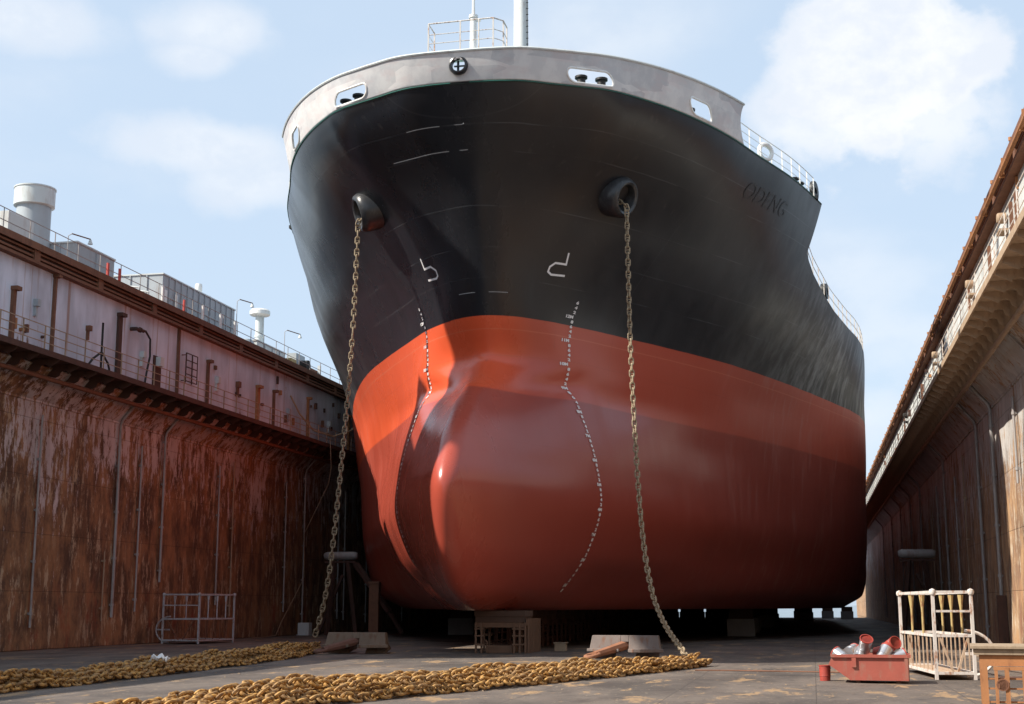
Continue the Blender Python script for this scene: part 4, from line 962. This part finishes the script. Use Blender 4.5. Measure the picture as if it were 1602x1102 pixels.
mb.add(vs, [(j*7+i, j*7+i+1, (j+1)*7+i+1, (j+1)*7+i) for j in range(6) for i in range(6)]); o = mb.build('cloth', M['cloth'], r, smooth=True); o.modifiers.new('t', 'SOLIDIFY').thickness = .015
# ------------------------------------------------------------------ work baskets
M['basket_pale'] = plain('dull pale paint', (.40, .41, .43), .7, 0, .2, 6, dirt=(.22, .12, .08), dirt_amt=.8)
M['basket_bar'] = plain('rust bitten pale paint', (.46, .34, .24), .7, 0, .3, 6, dirt=(.26, .10, .04), dirt_amt=.9)
def basket(loc, rz, w, d, h, label, mt, mt2, hoop, legs=True):
    r = empty('work_basket', loc, rz); tag(r, label, 'work basket', 'steel man baskets on the dock floor')
    z0, zm = .16, h*.5
    mb = MB(); mb.box(0, w, 0, d, z0-.05, z0); mb.build('platform', mt2, r)
    mb = MB(); t = .075
    for x in (0, w):
        for y in (0, d): mb.bar((x, y, 0), (x, y, h), t)
    for z in (z0, zm, h):
        for y in (0, d): mb.bar((0, y, z), (w, y, z), t*.9)
        for x in (0, w): mb.bar((x, 0, z), (x, d, z), t*.9)
    mb.bar((0, 0, h*.78), (w, 0, h*.78), t*.7)
    mb.build('frame', mt, r)
    mb = MB(); n = max(3, int(d/.55))
    for k in range(1, n):
        y = d*k/n
        for x in (0, w): MB().bar((x, y, z0), (x, y, zm), .03).build('infill_bar', mt2, r)
    for k in range(1, 4): MB().bar((w*k/4, d, z0), (w*k/4, d, zm), .04).build('infill_bar', mt2, r)
    MB().bar((w*.12, 0, zm), (w*.45, 0, z0), .05).build('brace', mt2, r); MB().bar((w*.88, 0, zm), (w*.55, 0, z0), .05).build('brace', mt2, r)
    if legs:
        mb = MB()
        for k, (x, y) in enumerate(((.0, d*.3), (.0, d*.62), (w, d*.25), (w, d*.5), (w, d*.75))):
            MB().tube([(x, y, zm), (x, y, h-.42), (x, y, h-.06)], [.03, .033, .075], 8).build('davit_post', M['yellow_rust'] if hoop > 0 else mt, r, smooth=True)
        mb = MB()
        for x, y in ((0, d), (w, 0), (0, 0), (w, d)): MB().lathe([(0, -.09), (.07, -.06), (.09, 0), (.07, .06), (0, .09)], (x, y, h), n=10).build('corner_cap', mt, r, smooth=True)
    x0 = w if hoop > 0 else 0; s = 1 if hoop > 0 else -1; c = Vector((x0, d*.2, h*.28)); rad = h*.27
    mb = MB().tube([c+Vector((s*rad*1.25*math.cos(t), .0, rad*math.sin(t))) for t in np.linspace(-math.pi/2, math.pi/2, 14)], .04, 8); mb.bar(c, c+Vector((s*rad*1.2, 0, 0)), .07)
    mb.build('hoop_guard', mt, r, smooth=True)
    return r
basket((2.9, 36.0, 0), .10, .92, 5.0, 2.12, 'rust stained white work basket in the sun behind the red skip', M['white_rust'], M['basket_bar'], 1)
basket((-30.25, 61.6, 0), -.12, 1.95, 3.2, 2.3, 'white work basket standing in shade against the left dock wall', M['basket_pale'], M['rust'], -1)
# ------------------------------------------------------------------ skip with paint pails
M['skip'] = plain('dusty red skip paint', (.34, .085, .06), .6, 0, .2, 2.5, dirt=(.30, .15, .11), dirt_amt=.7)
M['pail'] = plain('bare pail metal', (.55, .55, .57), .3, .75, .12, 5); M['pail_red'] = plain('red paint spills', (.34, .055, .04), .45, 0, .3, 8)
sk = empty('red_skip', (.42, 34.2, 0), -.05); tag(sk, 'small dusty red steel skip filled with empty paint pails', 'skip')
w_, d_, h_ = 1.72, 1.2, .62
prof = [(-.12, .42), (-.02, h_), (w_, h_), (w_, .06), (.38, .06)]
mb = MB(); tk = .035
mb.prism(prof, (0, 0, 0), (1, 0, 0), (0, 0, 1), (0, 1, 0), tk); mb.prism(prof, (0, d_-tk, 0), (1, 0, 0), (0, 0, 1), (0, 1, 0), tk)
for a, b in ((prof[2], prof[3]), (prof[3], prof[4]), (prof[4], prof[0]), (prof[0], prof[1])):
    mb.add([(a[0], tk, a[1]), (b[0], tk, b[1]), (b[0], d_-tk, b[1]), (a[0], d_-tk, a[1])], [(0, 1, 2, 3)])
mb.build('tub', M['skip'], sk); mb = MB()
mb.box(-.06, w_+.02, -.05, -.001, h_-.035, h_+.035); mb.box(-.06, w_+.02, d_+.001, d_+.05, h_-.035, h_+.035); mb.box(w_+.001, w_+.05, -.05, d_+.05, h_-.035, h_+.035)
mb.box(w_-.1, w_-.02, -.04, -.002, .06, h_-.04); mb.box(.42, .52, -.045, -.002, .36, h_-.04)
mb.build('rim', M['skip'], sk)
mb = MB()
for x in (.5, w_-.3): mb.box(x, x+.1, .05, d_-.05, 0, .058)
mb.build('runner', M['rust_dark'], sk)
def pail(name, loc, rot, label, rr=.15, hh=.35, lidded=False, red=False):
    r = empty(name, loc); r.rotation_euler = rot; tag(r, label, 'paint pail', 'paint pails in and by the red skip')
    MB().lathe([(rr*.93, 0), (rr*.95, hh*.3), (rr, hh*.31), (rr*.97, hh*.36), (rr, hh), (rr*.96, hh), (rr*.90, hh*.5), (rr*.88, .02), (0, .02)], (0, 0, 0), n=22).build('body', M['pail_red'] if red else M['pail'], r, smooth=True)
    MB().lathe([(rr*.97, hh-.02), (rr*1.06, hh-.015), (rr*1.06, hh+.01), (rr*.95, hh+.012), (rr*.95, hh-.02)], (0, 0, 0), n=22).build('rim', M['pail_red'], r, smooth=True)
    t = np.linspace(0, math.pi, 9); MB().tube([(rr*1.05*math.cos(a), rr*.9*math.sin(a), hh-.05-.08*math.sin(a)) for a in t], .006, 5).build('handle', M['pipe_grey'], r)
    MB().lathe([(rr*.86, hh*.55), (rr*.8, hh*.56), (0, hh*.57)], (0, 0, 0), n=18).build('paint_residue', M['pail_red'], r)
    return r
PAILS = [((.72, 34.55, .50), (-.9, -.5, .6), 'silver pail tipped at the left end of the skip'), ((.78, 34.85, .66), (1.2, .9, 2.3), 'pail lying on its side second from the left in the skip, red inside'),
         ((1.0, 34.4, .55), (-.7, .8, .4), 'silver and red pail low in the middle of the skip'), ((1.15, 34.6, .74), (.5, -.5, 1.0), 'upright leaning pail on top of the skip heap'),
         ((1.42, 34.75, .66), (1.35, .5, .9), 'pail with open red mouth facing out behind the heap'), ((1.52, 34.45, .55), (-.5, .6, 0), 'bright silver pail near the right end of the skip'), ((1.72, 34.95, .80), (1.2, .1, .5), 'red topped pail highest at the right of the skip'),
         ((1.78, 34.6, .52), (.9, .9, 1.2), 'half hidden pail at the right end wall of the skip')]
for i, (l, ro, lab) in enumerate(PAILS): pail('paint_pail', l, ro, lab, red=(i in (4, 6)))
pail('paint_pail', (.22, 35.0, 0), (0, 0, 0), 'dull red pail standing on the floor left of the skip', .135, .36, red=True)
# ------------------------------------------------------------------ steel cradle in the right foreground
tr = empty('steel_cradle', (2.86, 26.2, 0), -.1); tag(tr, 'rusty steel cradle with thick timber top at the right edge of the view', 'cradle')
mb = MB(); mb.box(-.15, 2.3, -.1, 1.7, 1.035, 1.09); mb.box(-.1, 2.3, -.05, 1.65, .93, 1.032); mb.build('timber_top', M['timber'], tr, bevel=.008)
mb = MB(); mb.box(0, 2.3, 0, .12, .74, .927); mb.box(0, 2.3, 1.45, 1.57, .74, .927); mb.box(0, .12, .121, 1.449, .74, .927)
for x in (0.0, 1.9):
    for y in (0, 1.45): mb.box(x, x+.12, y, y+.12, 0, .739)
mb.build('frame', M['rust_or'], tr); mb = MB()
for x in (.26, .44, .72, 1.0, 1.28): mb.bar((x, -.03, 0), (x, -.03, .72), .055 if x != .44 else .075)
for z in (.12, .35, .52): mb.bar((.125, .03, z), (1.9, .03, z), .03)
mb.bar((.22, -.03, .70), (1.35, -.03, .70), .06)
mb.build('grille', M['rust_or'], tr); mb = MB()
mb.tube([(.30, -.08, .36+.09*math.sin(t))for t in (0, 1)], .02, 6); mb.lathe([(.09, -.02), (.11, -.02), (.11, .02), (.09, .02), (.09, -.02)], (.36, -.07, .42), (0, 1, 0), 12); mb.build('shackle', M['rust'], tr)
# hose by the basket and loose rubbish on the floor
hz = MB().tube([(4.4, 36.2, .06), (5.2, 35.9, .05), (6.0, 36.6, .05), (6.6, 38, .05), (7.1, 41, .05)], .035, 8).build('hose', M['rust_dark'], None, smooth=True); tag(hz, 'dark hose lying on the floor right of the sunlit work basket', 'hose')
wk = MB().tube([(1.0, 36.8, .12), (-.4, 37.4, .1), (-2.0, 38.1, .08), (-3.2, 38.5, .06)], .02, 6).build('pole', M['rust'], None); tag(wk, 'long thin rusty pole lying on the floor left of the skip', 'pole')
mb = MB()
for i in range(500):
    t = random.random(); x = random.uniform(-20, 6); y = random.uniform(22, 58); s = random.uniform(.006, .022)*(2.0 if random.random() < .04 else 1)
    mb.add([(x-s, y-s*.7, .001), (x+s, y-s, .001), (x+s*.6, y+s, .001), (x-s*.4, y+s*.3, s*.9)], [(0, 1, 3), (1, 2, 3), (2, 0, 3)])
tag(mb.build('rust_flakes', plain('rust flakes and grit', (.20, .14, .09), .9, 0, .6, 1.0)), 'scattered rust flakes and grit on the dock floor', 'debris', None, 'stuff')

# ------------------------------------------------------------------ pieces that belong to a part hang under that part
NEST = {'hull': ('draft_marks', 'bulb_mark', 'bow_name', 'weld_bead', 'hawse_bolster', 'deck_edge'), 'bulwark': ('bulwark_cap', 'bow_chock'), 'foremast': ('ladder',), 'lookout_platform': ('platform_railing',),
        'deck': ('mooring_bitts', 'fairlead_seat'), 'catwalk': ('catwalk_railing', 'gusset'), 'cornice': ('top_railing', 'rail_marker', 'pipe_hanger'), 'upper_plating': ('junction_box', 'bracket', 'column', 'lamp_housing', 'ladder', 'patch_plate', 'valve'),
        'roof': ('roof_cap',), 'wall': ('stiffener', 'vent', 'panel'), 'arm': ('lamp_head',), 'shank': ('shackle',), 'tub': ('rim', 'runner'), 'body': ('rim', 'handle', 'paint_residue')}
for root in [o for o in COL.objects if o.parent is None and o.type == 'EMPTY']:
    kids = list(root.children); first = {}
    for k in kids: first.setdefault(k.name.split('.')[0], k)
    for pn, subs in NEST.items():
        p = first.get(pn)
        if p is None or p.matrix_basis != Matrix.Identity(4): continue
        for k in kids:
            if k.name.split('.')[0] in subs and k is not p and k.parent is root: k.parent = p
